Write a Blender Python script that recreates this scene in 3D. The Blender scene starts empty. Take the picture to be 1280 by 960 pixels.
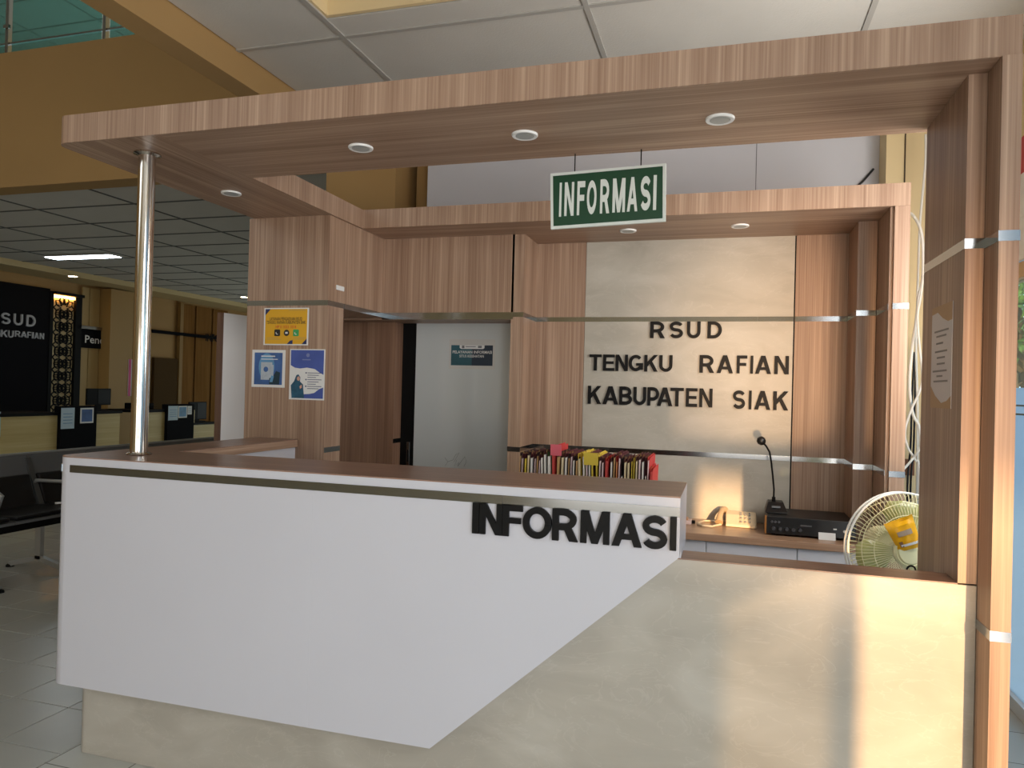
import bpy, bmesh, math, random
from mathutils import Vector, Matrix
random.seed(7)
SC = bpy.context.scene
COL = SC.collection
K = 1.12                                   # drawing units -> metres

# ------------------------------------------------------------------ camera
CAMP = (2.3072, -2.0213, 1.3851)
RX, RY, RZ, FPX = 0.0066, -0.0262, 0.2887, 900.8
_rz = Matrix.Rotation(RZ, 3, 'Z'); _rx = Matrix.Rotation(RX, 3, 'X'); _ry = Matrix.Rotation(RY, 3, 'Y')
MR = _rz @ _rx @ _ry
cam_d = bpy.data.cameras.new('camera'); cam = bpy.data.objects.new('camera', cam_d); COL.objects.link(cam)
cam_d.sensor_width = 36; cam_d.lens = FPX / 1280 * 36; cam_d.clip_start = .02; cam_d.clip_end = 300
r_, f_, u_ = MR.col[0], MR.col[1], MR.col[2]
cam.matrix_world = Matrix(((r_[0], u_[0], -f_[0], CAMP[0]*K), (r_[1], u_[1], -f_[1], CAMP[1]*K), (r_[2], u_[2], -f_[2], CAMP[2]*K), (0, 0, 0, 1)))
SC.camera = cam

# ------------------------------------------------------------------ sky, sun, daylight, added fill, exposure
SC.view_settings.view_transform = 'Standard'; SC.view_settings.look = 'None'
SC.view_settings.gamma = 1; SC.view_settings.use_curve_mapping = False
SC.view_settings.exposure = 0.16
w = bpy.data.worlds.new('sky'); SC.world = w; w.use_nodes = True
w.node_tree.nodes['Background'].inputs[0].default_value = (.74, .85, 1, 1)
w.node_tree.nodes['Background'].inputs[1].default_value = 2.0
sd = bpy.data.lights.new('sun', 'SUN'); sun = bpy.data.objects.new('sun', sd); COL.objects.link(sun)
sd.energy = 6.5; sd.color = (1, .60, .29); sd.angle = math.radians(.8)
sun.rotation_euler = Vector((-.2535, 1, -.13)).to_track_quat('-Z', 'Y').to_euler()
sun.location = (6*K, -12*K, 4*K)
def area(name, loc, aim, sx, sy, power, col):
    d = bpy.data.lights.new(name, 'AREA'); d.shape = 'RECTANGLE'; d.size = sx*K; d.size_y = sy*K; d.energy = power; d.color = col
    o = bpy.data.objects.new(name, d); COL.objects.link(o); o.location = Vector(loc)*K
    o.rotation_euler = Vector(aim).to_track_quat('-Z', 'Z').to_euler(); return o
area('daylight_right_glazing', (3.5, -3.0, 1.0), (-1, .25, .35), 4.6, 1.8, 155, (1, .965, .935))
area('daylight_beside_booth', (3.45, .56, 1.95), (-1, .1, 0), .8, 1.2, 42, (1, .93, .86))
area('fill_front', (1.9, -6.7, 1.0), (0, 1, .4), 3.2, 1.8, 62, (1, .96, .93))  # added fill lamp before a closed wall, standing in for floor bounce
area('fill_left_void', (-4.5, -6.6, 4.7), (.15, 1, -.3), 5.0, 2.4, 85, (.94, 1, 1))  # fill lamp added high in the void to lift the left hall
area('fill_upper_floor', (-4, 5.5, 3.5), (0, 0, 1), 6.0, 4.0, 120, (.95, 1, 1))  # hidden lamp added to brighten the upper floor behind the railing
area('fill_hall_end', (-3.2, 12.8, 1.3), (-.1, -1, .25), 5.5, 2.2, 85, (.86, 1, 1))  # unseen fill added at the far end to brighten the hall
gd = bpy.data.lights.new('sun_glint_stand_in', 'SPOT'); glint = bpy.data.objects.new('sun_glint_stand_in', gd); COL.objects.link(glint)
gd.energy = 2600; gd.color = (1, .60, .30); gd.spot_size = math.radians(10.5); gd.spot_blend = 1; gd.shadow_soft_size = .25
glint.location = Vector((3.05, -6.5, .25))*K          # added spot standing in for low sun thrown back off the entrance floor
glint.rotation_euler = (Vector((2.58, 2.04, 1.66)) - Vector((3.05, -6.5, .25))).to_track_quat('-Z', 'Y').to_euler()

# ------------------------------------------------------------------ helpers
def U(px, ax, v):
    """point of the plane (axis ax = v) seen at pixel px of the photograph: used to read real positions off it"""
    q = MR @ Vector(((px[0]-640)/FPX, 1, -(px[1]-480)/FPX))
    c = Vector(CAMP); t = (v-c[ax])/q[ax]; return c + q*t

class MB:
    def __init__(s): s.v = []; s.f = []
    def add(s, vs, fs):
        b = len(s.v); s.v += [tuple(p) for p in vs]; s.f += [[i+b for i in f] for f in fs]; return s
    def box(s, x0, x1, y0, y1, z0, z1):
        if x0 > x1: x0, x1 = x1, x0
        if y0 > y1: y0, y1 = y1, y0
        if z0 > z1: z0, z1 = z1, z0
        return s.add([(x0,y0,z0),(x1,y0,z0),(x1,y1,z0),(x0,y1,z0),(x0,y0,z1),(x1,y0,z1),(x1,y1,z1),(x0,y1,z1)],
                     [(0,3,2,1),(4,5,6,7),(0,1,5,4),(1,2,6,5),(2,3,7,6),(3,0,4,7)])
    def prism(s, pts, depth):
        """closed 3D polygon pushed along the vector depth"""
        n = len(pts); d = Vector(depth); P = [Vector(p) for p in pts]
        return s.add(P + [p+d for p in P], [list(range(n))[::-1], list(range(n, 2*n))] + [(i, (i+1) % n, n+(i+1) % n, n+i) for i in range(n)])
    def bar(s, a, b, wx, wy, up=(0, 0, 1)):
        a, b = Vector(a), Vector(b); d = (b-a).normalized(); u = Vector(up)
        if abs(d.dot(u)) > .95: u = Vector((0, 1, 0))
        x = d.cross(u).normalized()*wx/2; y = x.normalized().cross(d).normalized()*wy/2
        P = [a-x-y, a+x-y, a+x+y, a-x+y]
        return s.prism(P, b-a)
    def tube(s, pts, r, n=10, cap=True):
        pts = [Vector(p) for p in pts]; rings = []; N = len(pts)
        t0 = (pts[1]-pts[0]).normalized(); u = t0.orthogonal().normalized()
        for i, p in enumerate(pts):
            t = (pts[min(i+1, N-1)]-pts[max(i-1, 0)]).normalized()
            u = (u - t*u.dot(t)).normalized(); v = t.cross(u)
            rr = r[i] if isinstance(r, (list, tuple)) else r
            rings.append([p + (u*math.cos(2*math.pi*k/n)+v*math.sin(2*math.pi*k/n))*rr for k in range(n)])
        vs = [q for g in rings for q in g]; fs = []
        for i in range(N-1):
            for k in range(n): fs.append((i*n+k, i*n+(k+1) % n, (i+1)*n+(k+1) % n, (i+1)*n+k))
        if cap: fs += [list(range(n))[::-1], list(range((N-1)*n, N*n))]
        return s.add(vs, fs)
    def lathe(s, prof, c, axis=(0, 0, 1), n=24):
        """prof = (radius, height) list about axis through c"""
        ax = Vector(axis).normalized(); u = ax.orthogonal().normalized(); v = ax.cross(u); c = Vector(c); vs = []; fs = []
        for r, h in prof:
            for k in range(n):
                a = 2*math.pi*k/n; vs.append(c + ax*h + (u*math.cos(a)+v*math.sin(a))*max(r, 1e-5))
        for i in range(len(prof)-1):
            for k in range(n): fs.append((i*n+k, i*n+(k+1) % n, (i+1)*n+(k+1) % n, (i+1)*n+k))
        fs += [list(range(n))[::-1], list(range((len(prof)-1)*n, len(prof)*n))]
        return s.add(vs, fs)
    def path_wall(s, plan, z0, z1, th):
        """plan = XY polyline; a wall of thickness th to its left, z0..z1"""
        P = [Vector((p[0], p[1], 0)) for p in plan]; N = len(P); off = []
        for i in range(N):
            a = (P[min(i+1, N-1)]-P[max(i-1, 0)]).normalized(); off.append(P[i] + Vector((-a.y, a.x, 0))*th)
        vs = []
        for i in range(N):
            for q in (P[i], off[i]):
                vs += [(q.x, q.y, z0), (q.x, q.y, z1)]
        fs = []
        for i in range(N-1):
            a = i*4; b = a+4
            fs += [(a, b, b+1, a+1), (a+2, a+3, b+3, b+2), (a+1, b+1, b+3, a+3), (a, a+2, b+2, b)]
        fs += [(0, 1, 3, 2), ((N-1)*4, (N-1)*4+2, (N-1)*4+3, (N-1)*4+1)]
        return s.add(vs, fs)

def root_of(o):
    p = Vector((0, 0, 0))
    while o is not None: p += o.location; o = o.parent
    return p
def obj(name, mb, mat, parent=None, smooth=False, bevel=0, loc=None, fixn=True, **props):
    me = bpy.data.meshes.new(name)
    base = root_of(parent) if parent else (Vector(loc)*K if loc else Vector((0, 0, 0)))
    me.from_pydata([Vector(p)*K - base for p in mb.v], [], mb.f)
    if fixn or bevel:
        bm = bmesh.new(); bm.from_mesh(me)
        if fixn: bmesh.ops.recalc_face_normals(bm, faces=bm.faces)
        if bevel:
            es = [e for e in bm.edges if len(e.link_faces) == 2 and e.calc_face_angle(0) > .5]
            bmesh.ops.bevel(bm, geom=es, offset=bevel*K, segments=2, affect='EDGES', profile=.5)
        bm.to_mesh(me); bm.free()
    if smooth:
        for p in me.polygons: p.use_smooth = True
        me.set_sharp_from_angle(angle=math.radians(40))
    for m in (mat if isinstance(mat, (list, tuple)) else [mat]): me.materials.append(m)
    o = bpy.data.objects.new(name, me); COL.objects.link(o)
    if parent: o.parent = parent
    else: o.location = base
    for k, v in props.items(): o[k] = v
    return o
def tag(o, label, cat, group=None):
    o['label'] = label; o['category'] = cat
    if group: o['group'] = group
    return o
def thing(name, label, cat, loc, group=None):
    o = bpy.data.objects.new(name, None); COL.objects.link(o); o.empty_display_size = .1
    o.location = Vector(loc)*K; return tag(o, label, cat, group)
def struct(name, mb=None, mat=None, loc=None, **kw):
    if mb is None:
        o = bpy.data.objects.new(name, None); COL.objects.link(o); o.location = Vector(loc or (0, 0, 0))*K
    else: o = obj(name, mb, mat, loc=loc, **kw)
    o['kind'] = 'structure'; return o
def copy_tree(o, delta, parent=None):
    c = o.copy(); COL.objects.link(c)
    if parent: c.parent = parent
    else: c.location = o.location + Vector(delta)*K
    for ch in o.children: copy_tree(ch, delta, c)
    return c
def arc(cx, cy, r, a0, a1, n=8, ry=None):
    ry = r if ry is None else ry
    return [(cx+r*math.cos(math.radians(a0+(a1-a0)*i/n)), cy+ry*math.sin(math.radians(a0+(a1-a0)*i/n))) for i in range(n+1)]

# ------------------------------------------------------------------ materials
def lin(c): return tuple(((x/255)/12.92 if x/255 <= .04045 else ((x/255+.055)/1.055)**2.4) for x in c) + (1,)
def mat(name, col, rough=.5, metal=0, spec=.5, emit=None, es=0, coat=0, alpha=None, var=0, vscale=6, bump=0, bscale=60):
    m = bpy.data.materials.new(name); m.use_nodes = True; nt = m.node_tree; b = nt.nodes['Principled BSDF']
    c = col if len(col) == 4 else lin(col)
    b.inputs['Base Color'].default_value = c; b.inputs['Roughness'].default_value = rough; b.inputs['Metallic'].default_value = metal
    b.inputs['Specular IOR Level'].default_value = spec; b.inputs['Coat Weight'].default_value = coat
    if emit: b.inputs['Emission Color'].default_value = lin(emit); b.inputs['Emission Strength'].default_value = es
    if var or bump:
        tc = nt.nodes.new('ShaderNodeTexCoord')
        if var:
            n = nt.nodes.new('ShaderNodeTexNoise'); n.inputs['Scale'].default_value = vscale; n.inputs['Detail'].default_value = 5
            nt.links.new(tc.outputs['Object'], n.inputs['Vector'])
            r = nt.nodes.new('ShaderNodeValToRGB'); nt.links.new(n.outputs['Fac'], r.inputs['Fac'])
            r.color_ramp.elements[0].position = .3; r.color_ramp.elements[1].position = .7
            r.color_ramp.elements[0].color = tuple(x*(1-var) for x in c[:3])+(1,); r.color_ramp.elements[1].color = tuple(min(1, x*(1+var)) for x in c[:3])+(1,)
            nt.links.new(r.outputs['Color'], b.inputs['Base Color'])
        if bump:
            n2 = nt.nodes.new('ShaderNodeTexNoise'); n2.inputs['Scale'].default_value = bscale; nt.links.new(tc.outputs['Object'], n2.inputs['Vector'])
            bp = nt.nodes.new('ShaderNodeBump'); bp.inputs['Strength'].default_value = bump; bp.inputs['Distance'].default_value = .01
            nt.links.new(n2.outputs['Fac'], bp.inputs['Height']); nt.links.new(bp.outputs['Normal'], b.inputs['Normal'])
    return m
def wood(name, axis, dark, mid, light, rough=.42, fine=95, spec=.4):
    """straight-grained laminate, grain along axis"""
    m = bpy.data.materials.new(name); m.use_nodes = True; nt = m.node_tree; b = nt.nodes['Principled BSDF']; L = nt.links.new
    tc = nt.nodes.new('ShaderNodeTexCoord'); sx = nt.nodes.new('ShaderNodeSeparateXYZ'); L(tc.outputs['Object'], sx.inputs[0])
    a = {'x': 0, 'y': 1, 'z': 2}[axis]; o1, o2 = [i for i in range(3) if i != a]
    ad = nt.nodes.new('ShaderNodeMath'); ad.operation = 'MULTIPLY_ADD'; L(sx.outputs[o2], ad.inputs[0]); ad.inputs[1].default_value = .83; L(sx.outputs[o1], ad.inputs[2])
    def layer(sc, along, det):
        cb = nt.nodes.new('ShaderNodeCombineXYZ')
        m1 = nt.nodes.new('ShaderNodeMath'); m1.operation = 'MULTIPLY'; L(ad.outputs[0], m1.inputs[0]); m1.inputs[1].default_value = sc; L(m1.outputs[0], cb.inputs[0])
        m2 = nt.nodes.new('ShaderNodeMath'); m2.operation = 'MULTIPLY'; L(sx.outputs[a], m2.inputs[0]); m2.inputs[1].default_value = along; L(m2.outputs[0], cb.inputs[1])
        n = nt.nodes.new('ShaderNodeTexNoise'); n.inputs['Scale'].default_value = 1; n.inputs['Detail'].default_value = det; n.inputs['Roughness'].default_value = .6
        L(cb.outputs[0], n.inputs['Vector']); return n.outputs['Fac']
    f1 = layer(fine, .9, 3); f2 = layer(fine*.13, .35, 2)
    mx = nt.nodes.new('ShaderNodeMix'); mx.data_type = 'FLOAT'; mx.inputs[0].default_value = .45; L(f1, mx.inputs[2]); L(f2, mx.inputs[3])
    r = nt.nodes.new('ShaderNodeValToRGB'); L(mx.outputs[0], r.inputs['Fac']); e = r.color_ramp.elements
    e[0].position = .37; e[0].color = lin(dark); e[1].position = .62; e[1].color = lin(light); k = e.new(.5); k.color = lin(mid)
    L(r.outputs['Color'], b.inputs['Base Color']); b.inputs['Roughness'].default_value = rough; b.inputs['Specular IOR Level'].default_value = spec
    return m
WD = ((138, 109, 89), (160, 131, 110), (184, 156, 133))
W_Z = wood('laminate_vertical', 'z', *WD)
W_X = wood('laminate_across', 'x', *WD)
W_Y = wood('laminate_deep', 'y', *WD)
W_TOP = wood('laminate_top', 'x', (118, 92, 78), (134, 106, 92), (150, 120, 104), rough=.3)
W_YEL = wood('pale_yellow_laminate', 'y', (196, 172, 112), (206, 184, 124), (214, 194, 136), fine=40)
W_BRN = wood('brown_wall_laminate', 'z', (120, 84, 42), (132, 94, 50), (142, 104, 58), fine=30, rough=.8, spec=.1)
STONE = None
def stone(name, c0, c1, c2):
    m = bpy.data.materials.new(name); m.use_nodes = True; nt = m.node_tree; b = nt.nodes['Principled BSDF']; L = nt.links.new
    tc = nt.nodes.new('ShaderNodeTexCoord')
    n = nt.nodes.new('ShaderNodeTexNoise'); n.inputs['Scale'].default_value = 2.2; n.inputs['Detail'].default_value = 8; n.inputs['Distortion'].default_value = 1.2
    mp = nt.nodes.new('ShaderNodeMapping'); mp.inputs['Rotation'].default_value = (0, .7, .3); mp.inputs['Scale'].default_value = (1, 1, 2.2)
    L(tc.outputs['Object'], mp.inputs[0]); L(mp.outputs[0], n.inputs['Vector'])
    r = nt.nodes.new('ShaderNodeValToRGB'); L(n.outputs['Fac'], r.inputs['Fac']); e = r.color_ramp.elements
    e[0].position = .3; e[0].color = lin(c0); e[1].position = .72; e[1].color = lin(c2); k = e.new(.5); k.color = lin(c1)
    n2 = nt.nodes.new('ShaderNodeTexNoise'); n2.inputs['Scale'].default_value = 3.4; n2.inputs['Detail'].default_value = 10; n2.inputs['Distortion'].default_value = 2.5
    L(mp.outputs[0], n2.inputs['Vector'])
    r2 = nt.nodes.new('ShaderNodeValToRGB'); L(n2.outputs['Fac'], r2.inputs['Fac']); q = r2.color_ramp.elements
    q[0].position = .485; q[0].color = (0, 0, 0, 1); q[1].position = .5; q[1].color = (1, 1, 1, 1); z = q.new(.515); z.color = (0, 0, 0, 1)
    mx = nt.nodes.new('ShaderNodeMix'); mx.data_type = 'RGBA'; ml = nt.nodes.new('ShaderNodeMath'); ml.operation = 'MULTIPLY'; ml.inputs[1].default_value = .16
    L(r2.outputs['Color'], ml.inputs[0]); L(ml.outputs[0], mx.inputs[0]); L(r.outputs['Color'], mx.inputs[6]); mx.inputs[7].default_value = lin((212, 208, 198))
    L(mx.outputs[2], b.inputs['Base Color']); b.inputs['Roughness'].default_value = .38; b.inputs['Specular IOR Level'].default_value = .4
    return m
STONE = stone('pale_stone_laminate', (166, 160, 148), (176, 170, 158), (186, 181, 170))
WHITE = mat('white_laminate', (197, 197, 204), .32, var=.015, vscale=2)
WHITE2 = mat('white_board', (236, 236, 236), .5)
STEEL = mat('polished_steel', (160, 163, 164), .14, 1)
POLE = mat('pole_steel', (214, 210, 204), .14, 1)
BLACK = mat('black_acrylic', (10, 10, 11), .5, spec=.2)
BLKFR = mat('black_frame', (10, 10, 11), .6, spec=.15)
GREEN = mat('sign_green', (10, 66, 40), .45)
SIGNW = mat('sign_white', (226, 232, 226), .5)
PAINT = mat('yellow_paint', (172, 138, 88), .75, var=.03, vscale=1.5)
CREAM = mat('cream_paint', (226, 204, 158), .75, var=.03, vscale=2)
GREYW = mat('grey_white_paint', (206, 206, 212), .8, var=.02, vscale=2)
TILE = mat('ceiling_tile', (205, 203, 196), .9, var=.03, vscale=3, bump=.15, bscale=90)
TBAR = mat('ceiling_bar', (176, 174, 168), .6)
HBAR = mat('hall_bar_shaded', (92, 95, 94), .7)  # shadow lines of the hall bars put into a darker colour
FLOORT = mat('floor_tile', (186, 187, 181), .24, var=.04, vscale=3)
GROUT = mat('floor_grout', (92, 90, 84), .8)
DARKW = mat('dark_feature_wall', (16, 16, 20), .8, spec=.1)
BLUEP = mat('poster_blue', (62, 98, 156), .5, var=.25, vscale=9)
BLUE2 = mat('poster_light_blue', (96, 148, 190), .5, var=.2, vscale=12)
PAPER = mat('white_paper', (228, 228, 226), .6)
YELP = mat('poster_yellow', (222, 168, 30), .5)
REDP = mat('print_red', (205, 70, 30), .5)
DKBLUE = mat('print_dark_blue', (30, 42, 92), .5)
BLKP = mat('print_black', (28, 26, 28), .5)
TEALP = mat('print_teal', (44, 92, 104), .5, var=.35, vscale=5)
NAVYP = mat('print_navy', (26, 44, 62), .5)
GRNP = mat('print_green', (60, 160, 90), .5)
SKIN = mat('print_skin', (205, 160, 140), .5)
GREYP = mat('print_grey', (120, 122, 126), .5)
GOLDP = mat('print_gold', (180, 150, 96), .5)
def glassmat(name, tint, frost, gloss=.12, tr=.5):
    """pane: part lets light straight through, part scatters it, part mirrors"""
    m = bpy.data.materials.new(name); m.use_nodes = True; nt = m.node_tree; nt.nodes.remove(nt.nodes['Principled BSDF']); L = nt.links.new
    out = nt.nodes['Material Output']
    t = nt.nodes.new('ShaderNodeBsdfTransparent'); t.inputs[0].default_value = lin(tint)
    s = nt.nodes.new('ShaderNodeBsdfTranslucent'); s.inputs[0].default_value = lin(tint)
    d = nt.nodes.new('ShaderNodeBsdfDiffuse'); d.inputs[0].default_value = lin(tint)
    g = nt.nodes.new('ShaderNodeBsdfGlossy'); g.inputs['Roughness'].default_value = .06
    a = nt.nodes.new('ShaderNodeMixShader'); a.inputs[0].default_value = tr; L(s.outputs[0], a.inputs[1]); L(d.outputs[0], a.inputs[2])
    b = nt.nodes.new('ShaderNodeMixShader'); b.inputs[0].default_value = frost; L(t.outputs[0], b.inputs[1]); L(a.outputs[0], b.inputs[2])
    c = nt.nodes.new('ShaderNodeMixShader'); c.inputs[0].default_value = gloss; L(b.outputs[0], c.inputs[1]); L(g.outputs[0], c.inputs[2])
    L(c.outputs[0], out.inputs[0]); return m
FROST = glassmat('frosted_window', (190, 212, 226), .92, .06, .25)
THIN = glassmat('lightly_frosted_window', (232, 234, 232), .42, .06, .25)
CLEAR = glassmat('clear_glass', (225, 240, 240), .02, .08)
TEALG = glassmat('teal_glass', (150, 188, 184), .10, .08)
DOORG = glassmat('frosted_door_glass', (216, 221, 221), .97, .07, .85)

# ------------------------------------------------------------------ lettering
def gl(ch, t):
    h = t/2; S = []; P = []
    def bx(x0, x1, y0, y1): P.append([(x0, y0), (x1, y0), (x1, y1), (x0, y1)])
    w = {'I': t, 'N': .8, 'F': .66, 'O': .9, 'R': .8, 'M': .96, 'A': .86, 'S': .76, 'U': .78, 'D': .8, 'T': .74, 'E': .7, 'G': .86, 'K': .82, 'B': .78, 'P': .74}[ch]
    if ch in 'INFRMUDEKBP' and ch != 'U': bx(0, t, 0, 1)
    if ch == 'N': bx(w-t, w, 0, 1); P.append([(0, 1), (t*1.15, 1), (w, 0), (w-t*1.15, 0)])
    if ch == 'M':
        bx(w-t, w, 0, 1); c = w/2; k = t*.52
        P.append([(0, 1), (t*1.3, 1), (c+k, 0), (c-k, 0)]); P.append([(w, 1), (w-t*1.3, 1), (c-k, 0), (c+k, 0)])
    if ch == 'F': bx(0, w, 1-t*.9, 1); bx(0, w*.9, .42, .42+t*.88)
    if ch == 'E': bx(0, w, 1-t*.9, 1); bx(0, w*.93, .42, .42+t*.85); bx(0, w, 0, t*.9)
    if ch == 'T': bx(0, w, 1-t*.9, 1); bx(w/2-h, w/2+h, 0, 1)
    if ch == 'A':
        k = t*.57; P.append([(0, 0), (t*1.08, 0), (w/2+k, 1), (w/2-k, 1)]); P.append([(w, 0), (w-t*1.08, 0), (w/2-k, 1), (w/2+k, 1)]); bx(w*.22, w*.78, .21, .21+t*.82)
    if ch == 'K': P.append([(t*.9, .28), (t*.9, .28+t*1.5), (w-t*1.3, 1), (w-.01, 1)]); P.append([(.32, .47), (.32+t*.75, .47+t*.85), (w, 0), (w-t*1.25, 0)])
    if ch == 'U': S.append(([(h, 1)] + arc(w/2, .38, w/2-h, 180, 360, 12, .38-h) + [(w-h, 1)], False))
    if ch == 'D': S.append(([(h, h)] + arc(w*.42, .5, w*.58-h, -90, 90, 12, .5-h) + [(h, 1-h)], False))
    if ch == 'O': S.append((arc(w/2, .5, w/2-h, 0, 360, 28, .5-h)[:-1], True))
    if ch == 'G': S.append((arc(w/2, .5, w/2-h, 42, 330, 22, .5-h), False)); bx(w-t, w, .1, .5); bx(w*.52, w, .5-t*.85, .5)
    if ch in 'RPB':
        b0 = {'R': .44, 'P': .36, 'B': .5}[ch]; rw = .94 if ch != 'P' else 1
        cy = (1-h*.95+b0)/2; ry = (1-h*.95-b0)/2; rx = .3; x1 = w*rw-h
        S.append(([(h, 1-h*.95)] + arc(x1-rx, cy, rx, 90, -90, 10, ry) + [(h, b0)], False))
        if ch == 'R': P.append([(w*.42, b0), (w*.42+t*1.15, b0+.03), (w, 0), (w-t*1.28, 0)])
        if ch == 'B':
            cy = (b0+h*.95)/2; ry = (b0-h*.95)/2; S.append(([(h, b0)] + arc(w-h-rx, cy, rx, 90, -90, 10, ry) + [(h, h*.95)], False))
    if ch == 'S':
        ry = (.5-h)/2
        S.append((arc(w/2, .5+ry, w/2-h, 22, 270, 14, ry) + arc(w/2, .5-ry, w/2-h, 90, -158, 14, ry)[1:], False))
    return w, S, P
def glyph(mb, ch, x0, x1, z0, z1, to3, dep, t=.2):
    """letter filling the box x0..x1, z0..z1; to3(u, v, d) places it, d = height off the surface"""
    w, S, P = gl(ch, t); sx = (x1-x0)/w; sz = z1-z0
    def pt(p, d): return to3(x0+p[0]*sx, z0+p[1]*sz, d)
    cnt = [0]
    def solid(poly):
        n = len(poly); cnt[0] += 1; dd = dep + cnt[0]*6e-5; mb.add([pt(p, dd) for p in poly] + [pt(p, 0) for p in poly], [list(range(n)), list(range(n, 2*n))[::-1]] + [(i, (i+1) % n, n+(i+1) % n, n+i) for i in range(n)])
    for p in P: solid(p)
    for pts, closed in S:
        N = len(pts); LR = []
        for i in range(N):
            a = Vector(pts[(i-1) % N] if closed else pts[max(i-1, 0)]); b = Vector(pts[(i+1) % N] if closed else pts[min(i+1, N-1)]); c = Vector(pts[i])
            d = (b-a).normalized(); n = Vector((-d.y, d.x)); LR.append((c+n*t/2, c-n*t/2))
        for i in range(N if closed else N-1):
            j = (i+1) % N; solid([LR[i][0], LR[j][0], LR[j][1], LR[i][1]])
def text(body, u0, u1, v0, v1, to3, bold=0.0, d=.0008):
    """flat printed line fitted into u0..u1, v0..v1"""
    c = bpy.data.curves.new('print', 'FONT'); c.body = body; c.offset = bold; c.resolution_u = 2; c.fill_mode = 'FRONT'
    o = bpy.data.objects.new('print', c); COL.objects.link(o)
    dg = bpy.context.evaluated_depsgraph_get(); me = bpy.data.meshes.new_from_object(o.evaluated_get(dg))
    mb = MB(); vs = [v.co for v in me.vertices]
    a0, a1 = min(v.x for v in vs), max(v.x for v in vs); b0, b1 = min(v.y for v in vs), max(v.y for v in vs)
    mb.add([to3(u0+(v.x-a0)/(a1-a0)*(u1-u0), v0+(v.y-b0)/(b1-b0)*(v1-v0), d) for v in vs], [list(p.vertices) for p in me.polygons])
    bpy.data.objects.remove(o); bpy.data.curves.remove(c); bpy.data.meshes.remove(me); return mb
def onY(y): return lambda u, v, d: (u, y-d, v)               # surface that faces the front
def poly(mb, pts, to3, d): mb.add([to3(p[0], p[1], d) for p in pts], [list(range(len(pts)))]); return mb
def rect(mb, u0, u1, v0, v1, to3, d): return poly(mb, [(u0, v0), (u1, v0), (u1, v1), (u0, v1)], to3, d)

ZC, ZT, HT, YW, YH, YF = 2.233, 2.333, 1.1, 2.039, 1.765, 1.482
S1, S1B, S2, S2B = 1.068, 1.042, 1.805, 1.779

# ================================================================== SETTING
# floor: slab with tile pieces laid where the photograph shows them
fl = struct('floor', MB().box(-8.6, 3.75, -7.2, 13.2, -.12, -.006), GROUT)
tm = None
TP = .3
def floor_tile(i, j):
    global tm
    x, y = -.005+i*TP, .065+j*TP
    if tm is None:
        tm = obj('tile', MB().box(.003, TP-.003, .003, TP-.003, -.008, 0), FLOORT, fl, bevel=.001); o = tm
    else: o = tm.copy(); COL.objects.link(o)
    o.location = Vector((x, y, 0))*K; return o
for i in range(-11, 0):
    for j in range(-2, 16):
        if U((0, 0), 2, 0) is not None: floor_tile(i, j)
m = bpy.data.materials.new('floor_field'); m.use_nodes = True; nt = m.node_tree; b = nt.nodes['Principled BSDF']
br = nt.nodes.new('ShaderNodeTexBrick'); br.offset = 0; br.inputs['Scale'].default_value = 1; br.inputs['Brick Width'].default_value = TP*K; br.inputs['Row Height'].default_value = TP*K
br.inputs['Mortar Size'].default_value = .003; br.inputs['Color1'].default_value = lin((196, 197, 190)); br.inputs['Color2'].default_value = lin((191, 192, 186)); br.inputs['Mortar'].default_value = lin((128, 126, 118))
tc = nt.nodes.new('ShaderNodeTexCoord'); nt.links.new(tc.outputs['Object'], br.inputs[0]); nt.links.new(br.outputs[0], b.inputs['Base Color']); b.inputs['Roughness'].default_value = .24
X0 = -.005-11*TP; Y0, Y1 = .065-2*TP, .065+16*TP
obj('floor_field', MB().box(-8.6, X0, -7.2, 13.2, -.01, -.001).box(X0, 3.75, -7.2, Y0, -.01, -.001).box(X0, 3.75, Y1, 13.2, -.01, -.001).box(-.005, 3.75, Y0, Y1, -.01, -.001), m, fl)

# ceiling over the booth, tiles and bars
ce = struct('ceiling', MB().box(-.225, 3.75, -7.2, .0, 3.4, 3.5).box(-.225, 3.75, 0, 2.9, 3.4, 3.5), TILE)
TX, TY = 1.18, .6
ct = None
def ceil_tile(x0, x1, y0, y1, z=3.052):
    return obj('ceiling_tile', MB().box(x0+.008, x1-.008, y0+.008, y1-.008, z, z+.02), TILE, ce)
xs = [-.09, .51, 1.69, 2.87, 3.62]; ys = [-7.1, -4.9, -2.5, -.16, .44, 1.04, 1.64, 2.3]
for a in range(4):
    for b_ in range(7):
        if a == 1 and b_ == 4: ceil_tile(.51, 1.69, .87, 1.04)
        elif a == 1 and b_ == 3: continue
        else: ceil_tile(xs[a], xs[a+1], ys[b_], ys[b_+1])
for x in xs[1:4]: obj('grid_bar', MB().box(x-.012, x+.012, -7.1, 2.3, 3.045, 3.062), TBAR, ce)
for y in ys[1:-1]: obj('grid_bar', MB().box(-.09, 3.6, y-.012, y+.012, 3.046, 3.061), TBAR, ce)
# recessed housing in the ceiling, cream inside
rc = thing('ceiling_recess', 'cream square recess in the ceiling above the left end of the canopy', 'recess', (1.1, .4, 3.06))
obj('back_wall', MB().box(.535, 1.67, .85, .87, 3.055, 3.33), CREAM, rc); obj('side_wall', MB().box(.522, .535, -.16, .87, 3.055, 3.33), CREAM, rc)
obj('side_wall', MB().box(1.67, 1.685, -.16, .87, 3.055, 3.33), CREAM, rc); obj('top', MB().box(.522, 1.685, -.16, .87, 3.33, 3.345), WHITE2, rc)
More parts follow.
